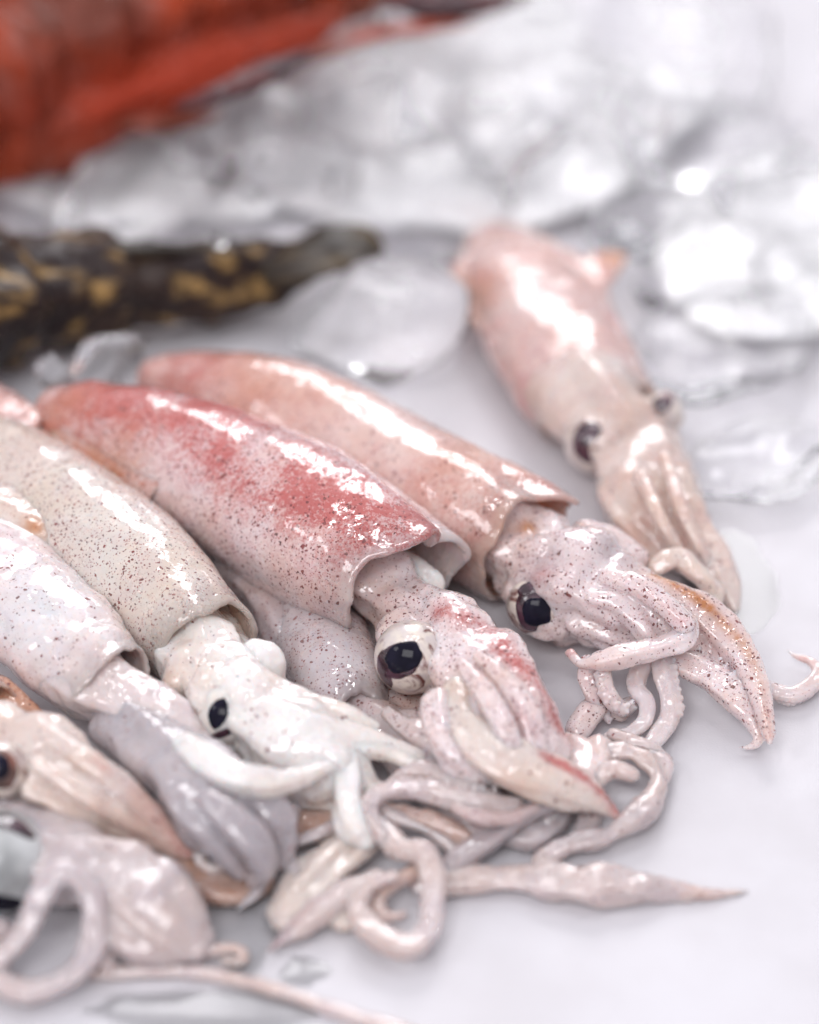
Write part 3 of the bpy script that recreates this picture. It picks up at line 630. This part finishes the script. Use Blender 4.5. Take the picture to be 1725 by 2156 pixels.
for st, fl, pt in (([(540, 1700, 3, 40), (640, 1735, 3, 50), (740, 1745, 3, 48), (820, 1720, 3, 40)], 0.6, {'brown': 0.6, 'grey': 0.3}),  # filler mass, brown painted in for shade deep in the tangle
                   ([(340, 1800, 2.5, 40), (420, 1850, 2.5, 46), (500, 1880, 2.2, 40), (560, 1850, 2.2, 26)], 0.55, {'brown': 0.65, 'grey': 0.3}),  # filler beneath squid E, its brown stands for shade in the gap
                   ([(600, 1780, 3.5, 16), (660, 1760, 5, 18), (720, 1735, 5, 16), (790, 1725, 5, 12)], 0.9, {'grey': 0.3}),
                   ([(830, 1640, 9, 18), (880, 1622, 10.5, 22), (950, 1640, 11, 24), (1010, 1668, 11, 22), (1060, 1690, 9, 14)], 0.8, {'grey': 0.1, 'spot': 0.3}),
                   ([(820, 1700, 6, 16), (880, 1720, 7, 22), (940, 1740, 6.5, 24), (990, 1770, 5, 18)], 0.8, {'brown': 0.45, 'spot': 0.3}),
                   ([(600, 1800, 5, 10), (560, 1840, 4, 14), (530, 1890, 2.5, 12), (500, 1915, 2, 6)], 0.8, {'grey': 0.3}),
                   ([(900, 1810, 5, 20), (870, 1838, 5.5, 22), (820, 1866, 5, 20), (796, 1900, 3.5, 18), (812, 1930, 3, 14), (850, 1925, 3, 8)], 0.9, {'brown': 0.3}),
                   ([(770, 1640, 8, 18), (790, 1690, 8, 20), (830, 1720, 7, 18), (900, 1745, 6, 16), (960, 1790, 4, 12)], 0.8, {'grey': 0.2}),
                   ([(960, 1700, 11, 14), (1010, 1720, 10.5, 18), (1070, 1722, 9.5, 18), (1130, 1700, 9, 14)], 0.8, {'red': 0.3, 'spot': 0.3}),
                   ([(620, 1700, 6, 16), (600, 1760, 5, 18), (610, 1820, 4.5, 16), (650, 1870, 5, 12)], 0.8, {'grey': 0.2}),
                   ([(1180, 1600, 4, 18), (1200, 1640, 5, 20), (1190, 1690, 4.5, 16), (1150, 1730, 5, 14)], 0.8, {'spot': 0.2}),
                   ([(1290, 1545, 5, 16), (1330, 1560, 5.5, 18), (1375, 1575, 5, 16), (1410, 1600, 3, 10)], 0.8, {'spot': 0.1}),
                   ([(820, 1500, 11, 22), (850, 1530, 11, 30), (900, 1555, 11, 34), (950, 1600, 10, 30)], 0.8, {'spot': 0.6, 'red': 0.1})):
    body(Hq, 'arm', [loft(st, 16, 60, fl)], SKG, pt, [], 0.0004, 3)  # the first two are added fillers, the rest are arms
# lumpy translucent arm tips right of the red squid
l1 = [(1195, 1560, 6, 26), (1230, 1590, 7, 32), (1225, 1640, 7, 34), (1240, 1670, 6, 30)]
body(Hq, 'arm', [loft(l1, 16, 50), loft([(1260, 1570, 6, 30), (1250, 1620, 7, 30), (1215, 1650, 6.5, 26)], 16, 40)], SK, {'spot': 0.12, 'red': 0.08}, [], 0.0004, 4)
l2 = [(1215, 1540, 3, 26), (1240, 1505, 4, 30), (1275, 1480, 4, 26), (1310, 1500, 3, 24)]
body(Hq, 'arm', [loft(l2, 16, 50)], SK, {'spot': 0.5, 'red': 0.12}, [], 0.0004, 3)
l3 = [(1255, 1600, 5, 26), (1310, 1580, 6.5, 29), (1360, 1600, 6, 31), (1385, 1640, 4.5, 28), (1370, 1690, 4, 29), (1330, 1730, 4, 31), (1270, 1765, 3.5, 31), (1215, 1775, 3, 29), (1165, 1795, 2.5, 22), (1130, 1815, 2, 10)]
body(Hq, 'arm', [loft(l3, 18, 110, 0.8, rough=0.5), loft([(1260, 1640, 7, 24), (1290, 1620, 8.5, 22), (1330, 1630, 8, 20)], 14, 30), loft([(1250, 1690, 3, 30), (1240, 1730, 3, 26), (1220, 1765, 3, 20)], 14, 30), loft([(1370, 1590, 4, 26), (1400, 1610, 3.5, 24), (1395, 1640, 3, 22)], 14, 30)],
     SKG, {'spot': 0.15}, [(1290, 1625, 10, 34, 'spot', 0.6), (1290, 1625, 10, 34, 'brown', 0.25), (1250, 1760, 6, 90, 'grey', 0.5), (1340, 1730, 4, 50, 'grey', 0.6)], 0.0004, 4, ripple=0.0005)

# ---- squid D: cream speckled one
D = thing('squid', P(300, 1250, 0), 'cream squid thickly speckled with dark dots, white head with teardrop eye', 'squid', sq_group)
MD = Mantle([(-150, 850, 14, 30), (-60, 930, 14, 86), (30, 1000, 14.5, 118), (120, 1078, 15, 136), (220, 1163, 15, 147), (330, 1260, 15, 141), (395, 1320, 15, 126), (438, 1358, 15, 116)], 0.98, seed=2,
            rim=lambda t: 2.2*gau(wrap(t), -1.2, 0.5) + 1.0*math.sin(3*t+1), notch=lambda t: -1.2*gau(wrap(t), -0.2, 0.4))
mantle_part(D, MD, SKO, {'spot': 1.15}, [(60, 960, 26, 120, 'brown', 0.18), (200, 1080, 28, 120, 'brown', 0.10), (360, 1390, 10, 40, 'red', 0.5), (350, 1400, 10, 40, 'brown', 0.4), (480, 1310, 22, 90, 'red', 0.05)], wall=1.3)
body(D, 'fin', [loft([(-60, 830, 20, 60), (10, 870, 22, 70), (60, 900, 23, 30)], 18, 40, 0.25)], SKR, {'red': 0.5, 'spot': 0.3}, [], 0.0005, 3)
body(D, 'fin', [loft([(-20, 1050, 24, 60), (40, 1085, 23.5, 56), (80, 1120, 23, 46), (110, 1180, 20, 36), (135, 1260, 17, 10)], 18, 50, 0.3, rough=0.06)], SKO, {'spot': 0.35, 'red': 0.1}, [(70, 1110, 24, 30, 'brown', 1.0), (100, 1150, 22, 50, 'brown', 0.4)], 0.0004, 3)
hD = [loft([(360, 1285, 14, 106), (415, 1370, 14, 96), (465, 1440, 14, 84), (520, 1500, 14, 92), (590, 1550, 13, 96), (660, 1590, 12, 92), (720, 1625, 10, 76), (770, 1660, 8, 46)], 26, 70, 0.85),
      loft([(375, 1440, 15, 36), (400, 1390, 17, 46), (440, 1378, 18, 46), (500, 1400, 18, 38), (530, 1425, 17, 24)], 18, 50),
      loft([(440, 1430, 18, 44), (470, 1440, 18, 44)], 18, 20),
      loft([(520, 1430, 18, 30), (555, 1440, 18, 32), (640, 1470, 17, 24), (720, 1495, 16, 20), (790, 1530, 13, 16)], 16, 50),
      loft([(560, 1500, 18, 40), (650, 1530, 17, 48), (740, 1555, 14, 40), (820, 1575, 12, 30), (880, 1600, 10, 22), (925, 1625, 8, 8)], 18, 60),
      loft([(600, 1640, 8, 50), (650, 1660, 7, 50), (700, 1680, 6, 36)], 16, 40, 0.8)]
body(D, 'head', hD, SKW, {'spot': 0.14, 'red': 0.02}, [(390, 1400, 20, 50, 'brown', 0.18), (360, 1430, 16, 30, 'brown', 0.4), (600, 1450, 20, 60, 'brown', 0.25), (680, 1480, 18, 50, 'brown', 0.2), (660, 1680, 6, 60, 'brown', 0.25), (600, 1560, 20, 90, 'spot', 0.12), (560, 1430, 20, 40, 'brown', 0.12)], 0.0004, 5)
body(D, 'funnel', [loft([(505, 1400, 17, 20), (540, 1380, 18, 36), (570, 1400, 17, 34), (585, 1430, 15, 20)], 18, 40), loft([(430, 1350, 18, 36), (470, 1340, 18, 30), (500, 1352, 17, 14)], 16, 30)], SKW, {}, [], 0.0004, 3)
d1 = [(660, 1570, 14, 36), (715, 1590, 13.5, 40), (735, 1640, 12, 34), (735, 1690, 10.5, 30), (745, 1730, 9, 34), (765, 1760, 7.5, 36), (775, 1775, 7, 20)]
body(D, 'arm', [loft(d1, 18, 70), loft([(725, 1700, 9, 28), (725, 1745, 8, 26), (735, 1770, 7, 16)], 14, 30)], SKW, {'spot': 0.03}, [], 0.0004, 4)
d2 = [(640, 1560, 15, 30), (720, 1560, 14.5, 32), (800, 1580, 12.5, 28), (860, 1605, 11, 20), (905, 1640, 9, 10)]
body(D, 'arm', [loft(d2, 16, 60)], SKW, {'spot': 0.05}, [], 0.0004, 4)
eye_part(D, 478, 1505, 14.5, 66, [(458, 1502, 0.34, 0.60, -18, PUP, 0.03, 'pupil', 1.5), (470, 1545, 0.5, 0.14, 30, IRI, 0.01, 'iris', 2.0)],
         mt=SKW)

# ---- squid E: white one in front of D, mantle mouth ragged
E = thing('squid', P(150, 1420, 0), 'white squid with few red dots at the left edge, grey lump of arms', 'squid', sq_group)
ME = Mantle([(-170, 1080, 16, 90), (-80, 1165, 17, 124), (20, 1250, 17, 134), (110, 1335, 17, 126), (180, 1395, 16.5, 112), (226, 1440, 16, 102)], 0.8, seed=14,
            rim=lambda t: 2.0*math.sin(2*t+0.6) + 1.2*gau(wrap(t), 1.0, 0.4), amp=0.0008)
mantle_part(E, ME, SKM, {'spot': 0.30, 'red': 0.06}, [(80, 1440, 14, 80, 'red', 0.2), (60, 1200, 28, 80, 'grey', 0.1), (200, 1300, 24, 80, 'grey', 0.12)], wall=1.1)
body(E, 'funnel', [loft([(130, 1375, 15.5, 88), (195, 1440, 16, 86), (270, 1480, 15.5, 74), (330, 1505, 15, 64), (385, 1535, 14.5, 54), (420, 1560, 13, 40)], 22, 50, 0.75)], SK, {'grey': 0.22, 'spot': 0.03}, [(190, 1480, 16, 60, 'grey', 0.3)], 0.0005, 4, ripple=0.0006)
hE = [loft([(260, 1520, 13, 70), (330, 1580, 13.5, 80), (400, 1630, 14, 92), (450, 1690, 12.5, 96), (495, 1740, 10, 78), (530, 1785, 7, 52), (545, 1820, 5, 30)], 26, 70, 0.85),
      loft([(480, 1640, 17, 36), (540, 1670, 15, 46), (582, 1720, 12, 44), (596, 1775, 8, 32), (590, 1820, 5, 16)], 18, 50),
      loft([(440, 1680, 19, 30), (500, 1735, 17, 42), (545, 1790, 13, 40), (560, 1835, 8.5, 30), (530, 1858, 5, 16)], 16, 50),
      loft([(380, 1680, 17, 36), (430, 1735, 15, 44), (475, 1785, 11, 38), (510, 1835, 7, 22)], 16, 50)]
body(E, 'head', hE, SKG, {'grey': 0.9, 'spot': 0.14}, [(400, 1600, 20, 60, 'grey', -0.3), (480, 1780, 12, 110, 'grey', 0.3), (540, 1830, 6, 60, 'brown', 0.3), (420, 1700, 20, 40, 'spot', 0.25), (300, 1600, 16, 40, 'grey', -0.4)], 0.0005, 5)
e1 = [(390, 1565, 19, 30), (440, 1605, 20, 38), (510, 1638, 19.5, 40), (580, 1645, 17.5, 34), (640, 1632, 16, 24), (700, 1610, 15, 14)]
body(E, 'arm', [loft(e1, 18, 70)], SKW, {'grey': 0.05, 'spot': 0.05}, [], 0.0004, 4)
e2 = [(440, 1775, 6, 12), (424, 1790, 6, 13), (424, 1815, 5.5, 14), (450, 1828, 5, 13), (485, 1812, 5, 11), (500, 1790, 6, 8)]
body(E, 'arm', [loft(e2, 14, 60)], SK, {'grey': 0.1}, [], 0.0003, 2)
eye_part(E, 296, 1595, 14.5, 40, [(285, 1618, 0.5, 0.3, -30, IRI, 0.02, 'iris', 2.0)], mt=SKO)

# ---- squid F: brown eyed at the left edge
Fq = thing('squid', P(120, 1700, 0), 'cream squid cut by the left edge, brown ringed eye and straight pointed arms', 'squid', sq_group)
MF = Mantle([(-260, 1420, 14, 90), (-160, 1450, 14, 96), (-80, 1480, 14, 94), (-20, 1510, 14, 84)], 0.9, seed=21)
mantle_part(Fq, MF, SKR, {'spot': 0.5, 'red': 0.3, 'brown': 0.5}, [])
body(Fq, 'fin', [loft([(-60, 1440, 14, 50), (0, 1462, 14, 46), (50, 1486, 13, 30), (85, 1500, 12, 8)], 16, 40, 0.5)], SKR, {'brown': 0.8, 'spot': 0.7, 'red': 0.2}, [], 0.0005, 3)
hF = [loft([(-60, 1540, 14, 86), (0, 1570, 14.5, 96), (70, 1605, 14.5, 106), (150, 1650, 14, 96), (230, 1695, 12, 72), (310, 1740, 9, 52), (370, 1780, 7, 30), (410, 1805, 5.5, 8)], 26, 80, 0.9),
      loft([(80, 1530, 22, 24), (170, 1590, 21, 32), (250, 1650, 17, 30), (330, 1720, 12, 24), (380, 1780, 8, 12)], 16, 60),
      loft([(80, 1610, 23, 24), (170, 1665, 19.5, 30), (260, 1720, 14, 26), (340, 1765, 9, 18), (395, 1800, 6, 8)], 16, 60),
      loft([(60, 1660, 19, 24), (150, 1700, 16, 28), (240, 1740, 11, 24), (330, 1775, 8, 18)], 16, 60)]
body(Fq, 'head', hF, SKO, {'red': 0.12, 'spot': 0.16}, [(330, 1730, 10, 100, 'red', 0.3), (200, 1720, 14, 60, 'brown', 0.12), (260, 1640, 18, 50, 'grey', 0.3)], 0.0005, 4,
     edges=[([(200, 1600, 22, 5), (290, 1660, 18, 5), (400, 1800, 7, 5)], 'red', 0.5, 14), ([(180, 1690, 20, 5), (300, 1755, 13, 5), (400, 1805, 6, 5)], 'red', 0.35, 12)])
eye_part(Fq, 0, 1622, 20, 62, [(6, 1618, 0.6, 0.95, 12, flat_mat('brown_iris', (0.16, 0.06, 0.04), 0.3, var=0.7, scale=260), 0.015, 'iris', 2.2), (0, 1612, 0.36, 0.5, 10, PUP, 0.035, 'pupil', 2.0)])

# ---- squid G: bottom left
G = thing('squid', P(200, 1900, 0), 'blurred grey squid in the bottom left corner with a curled arched tentacle', 'squid', sq_group)
hG = [loft([(-120, 1790, 9, 110), (-20, 1790, 9.5, 116), (80, 1800, 9.5, 104), (180, 1830, 9, 96), (270, 1870, 8, 96), (340, 1920, 6, 90), (390, 1970, 4.5, 62), (420, 2000, 3.5, 30)], 26, 80, 0.8),
      loft([(180, 1770, 14, 30), (270, 1800, 13, 34), (350, 1850, 10, 32), (410, 1920, 7, 28), (445, 1975, 4, 16)], 16, 60),
      loft([(230, 1880, 11, 30), (310, 1940, 8, 36), (370, 1990, 5, 30), (400, 2015, 3.5, 16)], 16, 60),
      loft([(200, 1930, 8, 36), (250, 1970, 6, 40), (320, 2000, 4, 36), (380, 2010, 3, 20)], 16, 60)]
body(G, 'head', hG, SKG, {'spot': 0.1, 'grey': 0.15}, [(20, 1760, 22, 100, 'grey', 0.6), (60, 1720, 18, 50, 'grey', 0.7), (200, 1780, 16, 60, 'brown', 0.12), (330, 1990, 6, 80, 'brown', 0.12)], 0.0006, 4, ripple=0.0007, scale=150)
gg = [(-60, 2050, 3.5, 26), (0, 2015, 6, 26), (50, 1960, 9, 27), (80, 1890, 13, 28), (120, 1838, 15.5, 28), (168, 1842, 15, 29), (196, 1890, 12, 29), (202, 1950, 9, 28), (190, 2010, 6, 28), (140, 2062, 4, 29), (60, 2088, 3.5, 29), (0, 2070, 3.5, 26), (-50, 2040, 3.5, 24)]
body(G, 'tentacle', [loft(gg, 18, 150)] + suckers(gg, 7, 6, 1.5, 1.5, 40), SKG, {'grey': 0.3}, [(40, 2090, 2, 80, 'brown', 0.25)], 0.0005, 4, ripple=0.0004)
body(G, 'tentacle', [loft([(-60, 1960, 9, 30), (0, 1955, 8, 28), (25, 1975, 6, 20)], 14, 30)], SKG, {'grey': 0.4}, [], 0.0005, 3)
body(G, 'arm', [loft([(225, 1900, 10, 20), (215, 1960, 7, 22), (222, 2010, 4, 20), (230, 2040, 3, 12)], 14, 40)], SKG, {'grey': 0.3, 'brown': 0.1}, [], 0.0004, 3)
body(G, 'arm', [loft([(440, 2004, 2.5, 12), (480, 1994, 3, 14), (515, 2008, 2.5, 12), (508, 2024, 2, 10), (470, 2022, 2, 8)], 14, 50)], SKG, {'brown': 0.15}, [], 0.0003, 2)
body(G, 'tentacle', [loft([(190, 2050, None, 17), (300, 2044, None, 18), (430, 2050, None, 18), (560, 2080, None, 17), (700, 2126, None, 18), (820, 2170, None, 22), (920, 2210, None, 30), (1000, 2250, None, 26)], 16, 110, 0.8)], SKG, {'brown': 0.12, 'spot': 0.1}, [(880, 2190, 3, 60, 'brown', 0.2)], 0.0005, 3)
eye_part(G, 0, 1815, 10, 112, [(10, 1728, 0.8, 0.22, -12, IRI, 0.012, 'iris', 2.0), (0, 1905, 0.6, 0.25, -25, PUP, 0.012, 'pupil', 2.0)], mt=BLU)
# ------------------------------------------------------------------ the two fish behind
def fish_mat(name, c1, c2, c3, sc, rough=0.3, stretch=1.0):
    m, t, b = mat(name)
    tc = nd(t, 'ShaderNodeTexCoord').outputs['Object']
    tc = nd(t, 'ShaderNodeMapping', {'Vector': tc, 'Scale': (stretch, 1.0, 1.0)}).outputs[0]
    n = nd(t, 'ShaderNodeTexNoise', {'Vector': tc, 'Scale': float(sc), 'Detail': 5.0, 'Roughness': 0.6}).outputs[0]
    n2 = nd(t, 'ShaderNodeTexNoise', {'Vector': tc, 'Scale': sc*2.7, 'Detail': 3.0}).outputs[0]
    c = mix(t, rng_(t, n, 0.38, 0.62), c1, c2); c = mix(t, rng_(t, n2, 0.50, 0.74), c, c3)
    t.links.new(c, b.inputs['Base Color']); b.inputs['Roughness'].default_value = rough + 0.15
    b.inputs['Coat Weight'].default_value = 0.08; b.inputs['Coat Roughness'].default_value = 0.15; b.inputs['Specular IOR Level'].default_value = 0.15
    v = nd(t, 'ShaderNodeTexVoronoi', {'Vector': tc, 'Scale': 320.0}).outputs['Distance']
    bp = nd(t, 'ShaderNodeBump', {'Height': v, 'Strength': 0.6, 'Distance': 0.0016}); t.links.new(bp.outputs[0], b.inputs['Normal'])
    return m
REDF = fish_mat('red_scaly_fish_skin', (0.36, 0.05, 0.016), (0.13, 0.035, 0.022), (0.30, 0.10, 0.075), 30)
_t = REDF.node_tree; _b = _t.nodes['Principled BSDF']; _c = _b.inputs['Base Color'].links[0].from_socket
_n = nd(_t, 'ShaderNodeTexNoise', {'Scale': 22.0, 'Detail': 4.0}); _t.links.new(nd(_t, 'ShaderNodeTexCoord').outputs['Object'], _n.inputs['Vector'])
_c = mix(_t, math_(_t, 'MULTIPLY', attr(_t, 'red'), rng_(_t, _n.outputs[0], 0.3, 0.6, 0.45, 1.0), clamp=True), _c, (0.36, 0.042, 0.018))
_t.links.new(_c, _b.inputs['Base Color'])
DKF = fish_mat('dusky_fin_membrane', (0.055, 0.03, 0.035), (0.10, 0.03, 0.03), (0.16, 0.04, 0.035), 60)
MOT = fish_mat('black_ochre_mottled_skin', (0.022, 0.014, 0.014), (0.035, 0.022, 0.018), (0.34, 0.21, 0.08), 80, 0.22, 0.5)
MOF = fish_mat('streaked_dark_fin', (0.02, 0.016, 0.014), (0.05, 0.035, 0.022), (0.16, 0.11, 0.05), 110, 0.3, 0.25)

fr = thing('red_fish', P(200, 200, 0), 'large blurred red fish cut off by the top left corner, behind the ice', 'fish')
def solid(parent, name, lofts, m, vox=0.0012, sm=6):
    me = fuse(lofts, vox, sm, 0.0, 100); return link(name, me, m, parent)
fb = [loft([(-420, 260, 34, 110), (-250, 190, 36, 215), (-50, 115, 38, 256), (200, 45, 38, 246), (420, -15, 36, 200), (640, -50, 32, 140), (820, -60, 28, 90), (960, -50, 24, 60)], 40, 90, 0.9),
      loft([(-300, 360, 20, 70), (-120, 318, 20, 116), (40, 286, 22, 120), (200, 228, 26, 108), (380, 160, 30, 88), (560, 100, 30, 60), (700, 50, 30, 34)], 26, 70, 0.9)]
me = fuse(fb, 0.0012, 8, 0.0, 100)
paint(me, coords(me), {}, [(x, y, 34, 130, 'red', 0.9) for x, y in ((-100, 330), (40, 300), (160, 255), (290, 205), (420, 160), (560, 110), (700, 60))], None)
link('body', me, REDF, fr)
solid(fr, 'pectoral_fin', [loft([(370, 222, 44, 16), (430, 208, 46, 34), (520, 172, 47, 40), (600, 134, 47, 28), (665, 104, 46, 8)], 18, 60, 0.5), ], DKF, 0.0008, 3)
solid(fr, 'tail_fin', [loft([(820, -10, 40, 40), (900, 10, 40, 52), (1000, 10, 38, 46), (1100, -10, 36, 20)], 18, 50, 0.5)], DKF, 0.0008, 3)
solid(fr, 'pelvic_fin', [loft([(250, 260, 28, 20), (340, 262, 27, 30), (430, 245, 26, 20), (470, 235, 26, 8)], 18, 40, 0.5)], REDF, 0.0008, 3)
solid(fr, 'anal_fin', [loft([(560, 140, 36, 14), (660, 118, 37, 26), (760, 78, 38, 26), (900, 55, 38, 20), (1020, 50, 36, 8)], 18, 50, 0.4)], REDF, 0.0008, 3)

fm = thing('mottled_fish', P(250, 640, 0), 'dark fish mottled black and ochre, blurred at the left, its streaked tail in the ice', 'fish')
solid(fm, 'body', [loft([(-300, 690, 22, 190), (-160, 668, 21, 176), (-60, 645, 20, 160), (50, 622, 18, 130), (160, 612, 16, 118), (280, 606, 14, 106), (400, 594, 13, 92), (520, 575, 12, 80), (620, 556, 12, 70)], 34, 90, 0.95, rough=0.28)], MOT, 0.001)
solid(fm, 'tail_fin', [loft([(560, 562, 16, 64), (640, 545, 18, 90), (710, 522, 19, 104), (765, 516, 19, 88), (800, 524, 18, 44)], 20, 50, 0.2)]
      + [loft([(580, 558 + k*4, 17.5, 8), (680, 532 + k*12, 19.5, 8), (775, 515 + k*16, 19.5, 6)], 8, 30) for k in (-2, -1, 0, 1, 2)], MOF, 0.0006, 2)
solid(fm, 'dorsal_fin', [loft([(60, 530, 26, 14), (180, 518, 26, 24), (320, 524, 24, 26), (450, 520, 21, 20), (540, 505, 18, 8)], 16, 60, 0.45)], MOF, 0.0007, 3)

# ------------------------------------------------------------------ ice
def ice(px, py, z, rx, ry, rz, seed, label, facets=11, sharp=22, sub=4, name='ice_chunk', m=None, rot=0.0, cat='ice', group='ice chunks heaped on the table'):
    g = np.random.default_rng(seed); c = P(px, py, z); s = S(c)
    V, F = ball(np.zeros(3), 1.0, 34 if sub == 4 else 22)
    N = g.normal(size=(facets, 3)); N /= np.linalg.norm(N, axis=1)[:, None]; H = 0.58 + 0.42*g.random(facets)
    d = np.maximum(V @ N.T, 0) / H
    r = ((d ** sharp).sum(1) + 1.0 ** sharp) ** (-1 / sharp)
    V = V * r[:, None]
    V = V + np.array([0.12*mnoise.noise(Vector(v*1.7) + Vector((seed, 0, 0))) for v in V])[:, None] * V
    V *= np.array([rx*s, ry*s/0.7, rz*s]); a = R(rot)
    V[:, :2] = V[:, :2] @ np.array([[math.cos(a), math.sin(a)], [-math.sin(a), math.cos(a)]])
    c = c.copy(); lowest = V[:, 2].min() + c[2]
    if lowest < 0.0006: c[2] += 0.0006 - lowest
    me = mesh_of(name, V + c, F); o_ = own_origin(me)
    ob = link(name, me, m or ICE); ob.location = o_
    ob['label'] = label; ob['category'] = cat
    if group: ob['group'] = group
    return ob
ICES = [
 (790, 725, 6, 225, 135, 112, 1, 'big rounded clear ice lump behind the middle squids, in front of the tail'),
 (290, 400, 12, 220, 110, 110, 2, 'hollow looking ice chunk under the belly of the red fish'),
 (40, 455, 8, 130, 60, 60, 3, 'low ice piece at the left edge between both fish'),
 (560, 300, 14, 160, 120, 130, 4, 'ice chunk leaning on the red fish below its dark fin'),
 (620, 385, 8, 130, 70, 70, 5, 'flat ice piece lying above the dark tail fin'),
 (800, 230, 16, 170, 140, 140, 7, 'tall ice chunk just below the tail of the red fish'),
 (880, 420, 8, 170, 110, 80, 8, 'broad ice chunk in the middle of the heap'),
 (1010, 250, 16, 170, 120, 110, 9, 'ice chunk in the heart of the heap, right of the tall one'),
 (1120, 110, 10, 150, 110, 90, 10, 'ice chunk at the rear top beyond the red tail'),
 (1235, 215, 18, 160, 120, 110, 11, 'ice chunk with the broad bright glint on its top'),
 (1190, 370, 8, 180, 90, 80, 12, 'ice chunk above the tip of the pink squid'),
 (1460, 130, 14, 180, 160, 150, 13, 'large grey ice block standing at the top right'),
 (1480, 330, 8, 180, 120, 90, 14, 'ice chunk under the large grey block'),
 (1380, 470, 6, 150, 90, 60, 15, 'ice chunk behind the right fin of the pink squid'),
 (1660, 430, 6, 160, 100, 70, 16, 'ice chunk by the right edge, rearmost there'),
 (1520, 580, 6, 180, 110, 70, 17, 'ice chunk right of the pink squid fin'),
 (1690, 620, 4, 130, 90, 50, 18, 'ice piece at the right edge, in front of the rearmost'),
 (1530, 740, 5, 190, 110, 60, 19, 'frontmost ice slab right of the pink squid mantle'),
 (1605, 985, 2, 190, 100, 34, 20, 'thin flat disc of ice lying alone at the right edge'),
 (215, 770, 14, 130, 56, 66, 21, 'small ice chip on the tail end of the red blotched squid'),
 (112, 785, 20, 44, 36, 44, 22, 'tiny square ice bit left of the small chip'),
 (920, 520, 4, 110, 60, 40, 23, 'low ice piece left of the pink squid tip'),
]
for k, t in enumerate(ICES):
    f = 1.22 if 1 < k < 18 else 1.0
    ice(t[0], t[1], t[2], t[3]*f, t[4]*f, t[5]*(1.0 if f == 1.0 else 1.12), t[6], t[7], rot=float(rng.uniform(0, 60)))
for (x, y, rx, ry, rz, sd, lab) in ((1080, 255, 640, 380, 44, 41, 'broad added white ice layer filling dark gaps under the heap at the top'), (1610, 560, 250, 330, 36, 42, 'added white ice layer brightening gaps under the chunks at the right edge'), (330, 410, 400, 130, 36, 43, 'added white ice layer brightening gaps between the red and the dark fish')):
    ice(x, y, 2, rx, ry, rz, sd, lab, 16, 10, 4, 'ice_gap_fill', GAPFILL, 0.0, 'ice', 'added white layers filling gaps in the ice')  # white layers added so dark gaps between the chunks come out bright
# glinting meltwater beads on the ice by the mottled fish
for (x, y, z, r, lab) in ((440, 498, 30, 14, 'meltwater bead on the ice edge, the left one by the dark fish'), (470, 508, 30, 26, 'large glinting meltwater bead above the dark fish back'), (805, 38, 40, 24, 'round bead of water on the ice peak below the red tail')):
    ice(x, y, z, r, r, r, int(x), lab, 6, 4, 3, 'water_droplet', WAT, cat='water drop', group='beads of meltwater')

# ------------------------------------------------------------------ water on the table
def puddle(px, py, rx, ry, seed, label, h=0.16):
    c = P(px, py, 0.02); s = S(c); n = 72; V, F = [], []; K_ = 9
    for k in range(K_ + 1):
        f = 1 - k / K_
        for j in range(n):
            a = 2*math.pi*j/n
            q = 1 + 0.28*mnoise.fractal(Vector((math.cos(a)*1.5, math.sin(a)*1.5, seed*3.1)), 1.0, 2.0, 2)
            x = math.cos(a)*rx*s*q*f; y = math.sin(a)*ry*s/0.57*q*f
            V.append((c[0]+x, c[1]+y, 0.0001 + h*0.001*(1-f*f)))
    for k in range(K_):
        for j in range(n): F.append((k*n+j, k*n+(j+1) % n, (k+1)*n+(j+1) % n, (k+1)*n+j))
    F.append(tuple(K_*n + j for j in range(n)))
    me = mesh_of('puddle', V, F); o_ = own_origin(me); ob = link('puddle', me, WAT); ob.location = o_
    ob['label'] = label; ob['category'] = 'puddle'; ob['group'] = 'puddles of meltwater on the table'
for t in ((520, 1950, 80, 90, 4, 'puddle between the bottom left squid and the pointed arm'),
          (640, 2045, 50, 26, 5, 'small puddle below the pointed arm tip'),
          (1530, 1225, 110, 95, 7, 'wet patch right of the rear squid arms'),
          (420, 2130, 230, 34, 8, 'puddle in front of the long thin tentacle')):
    puddle(*t)
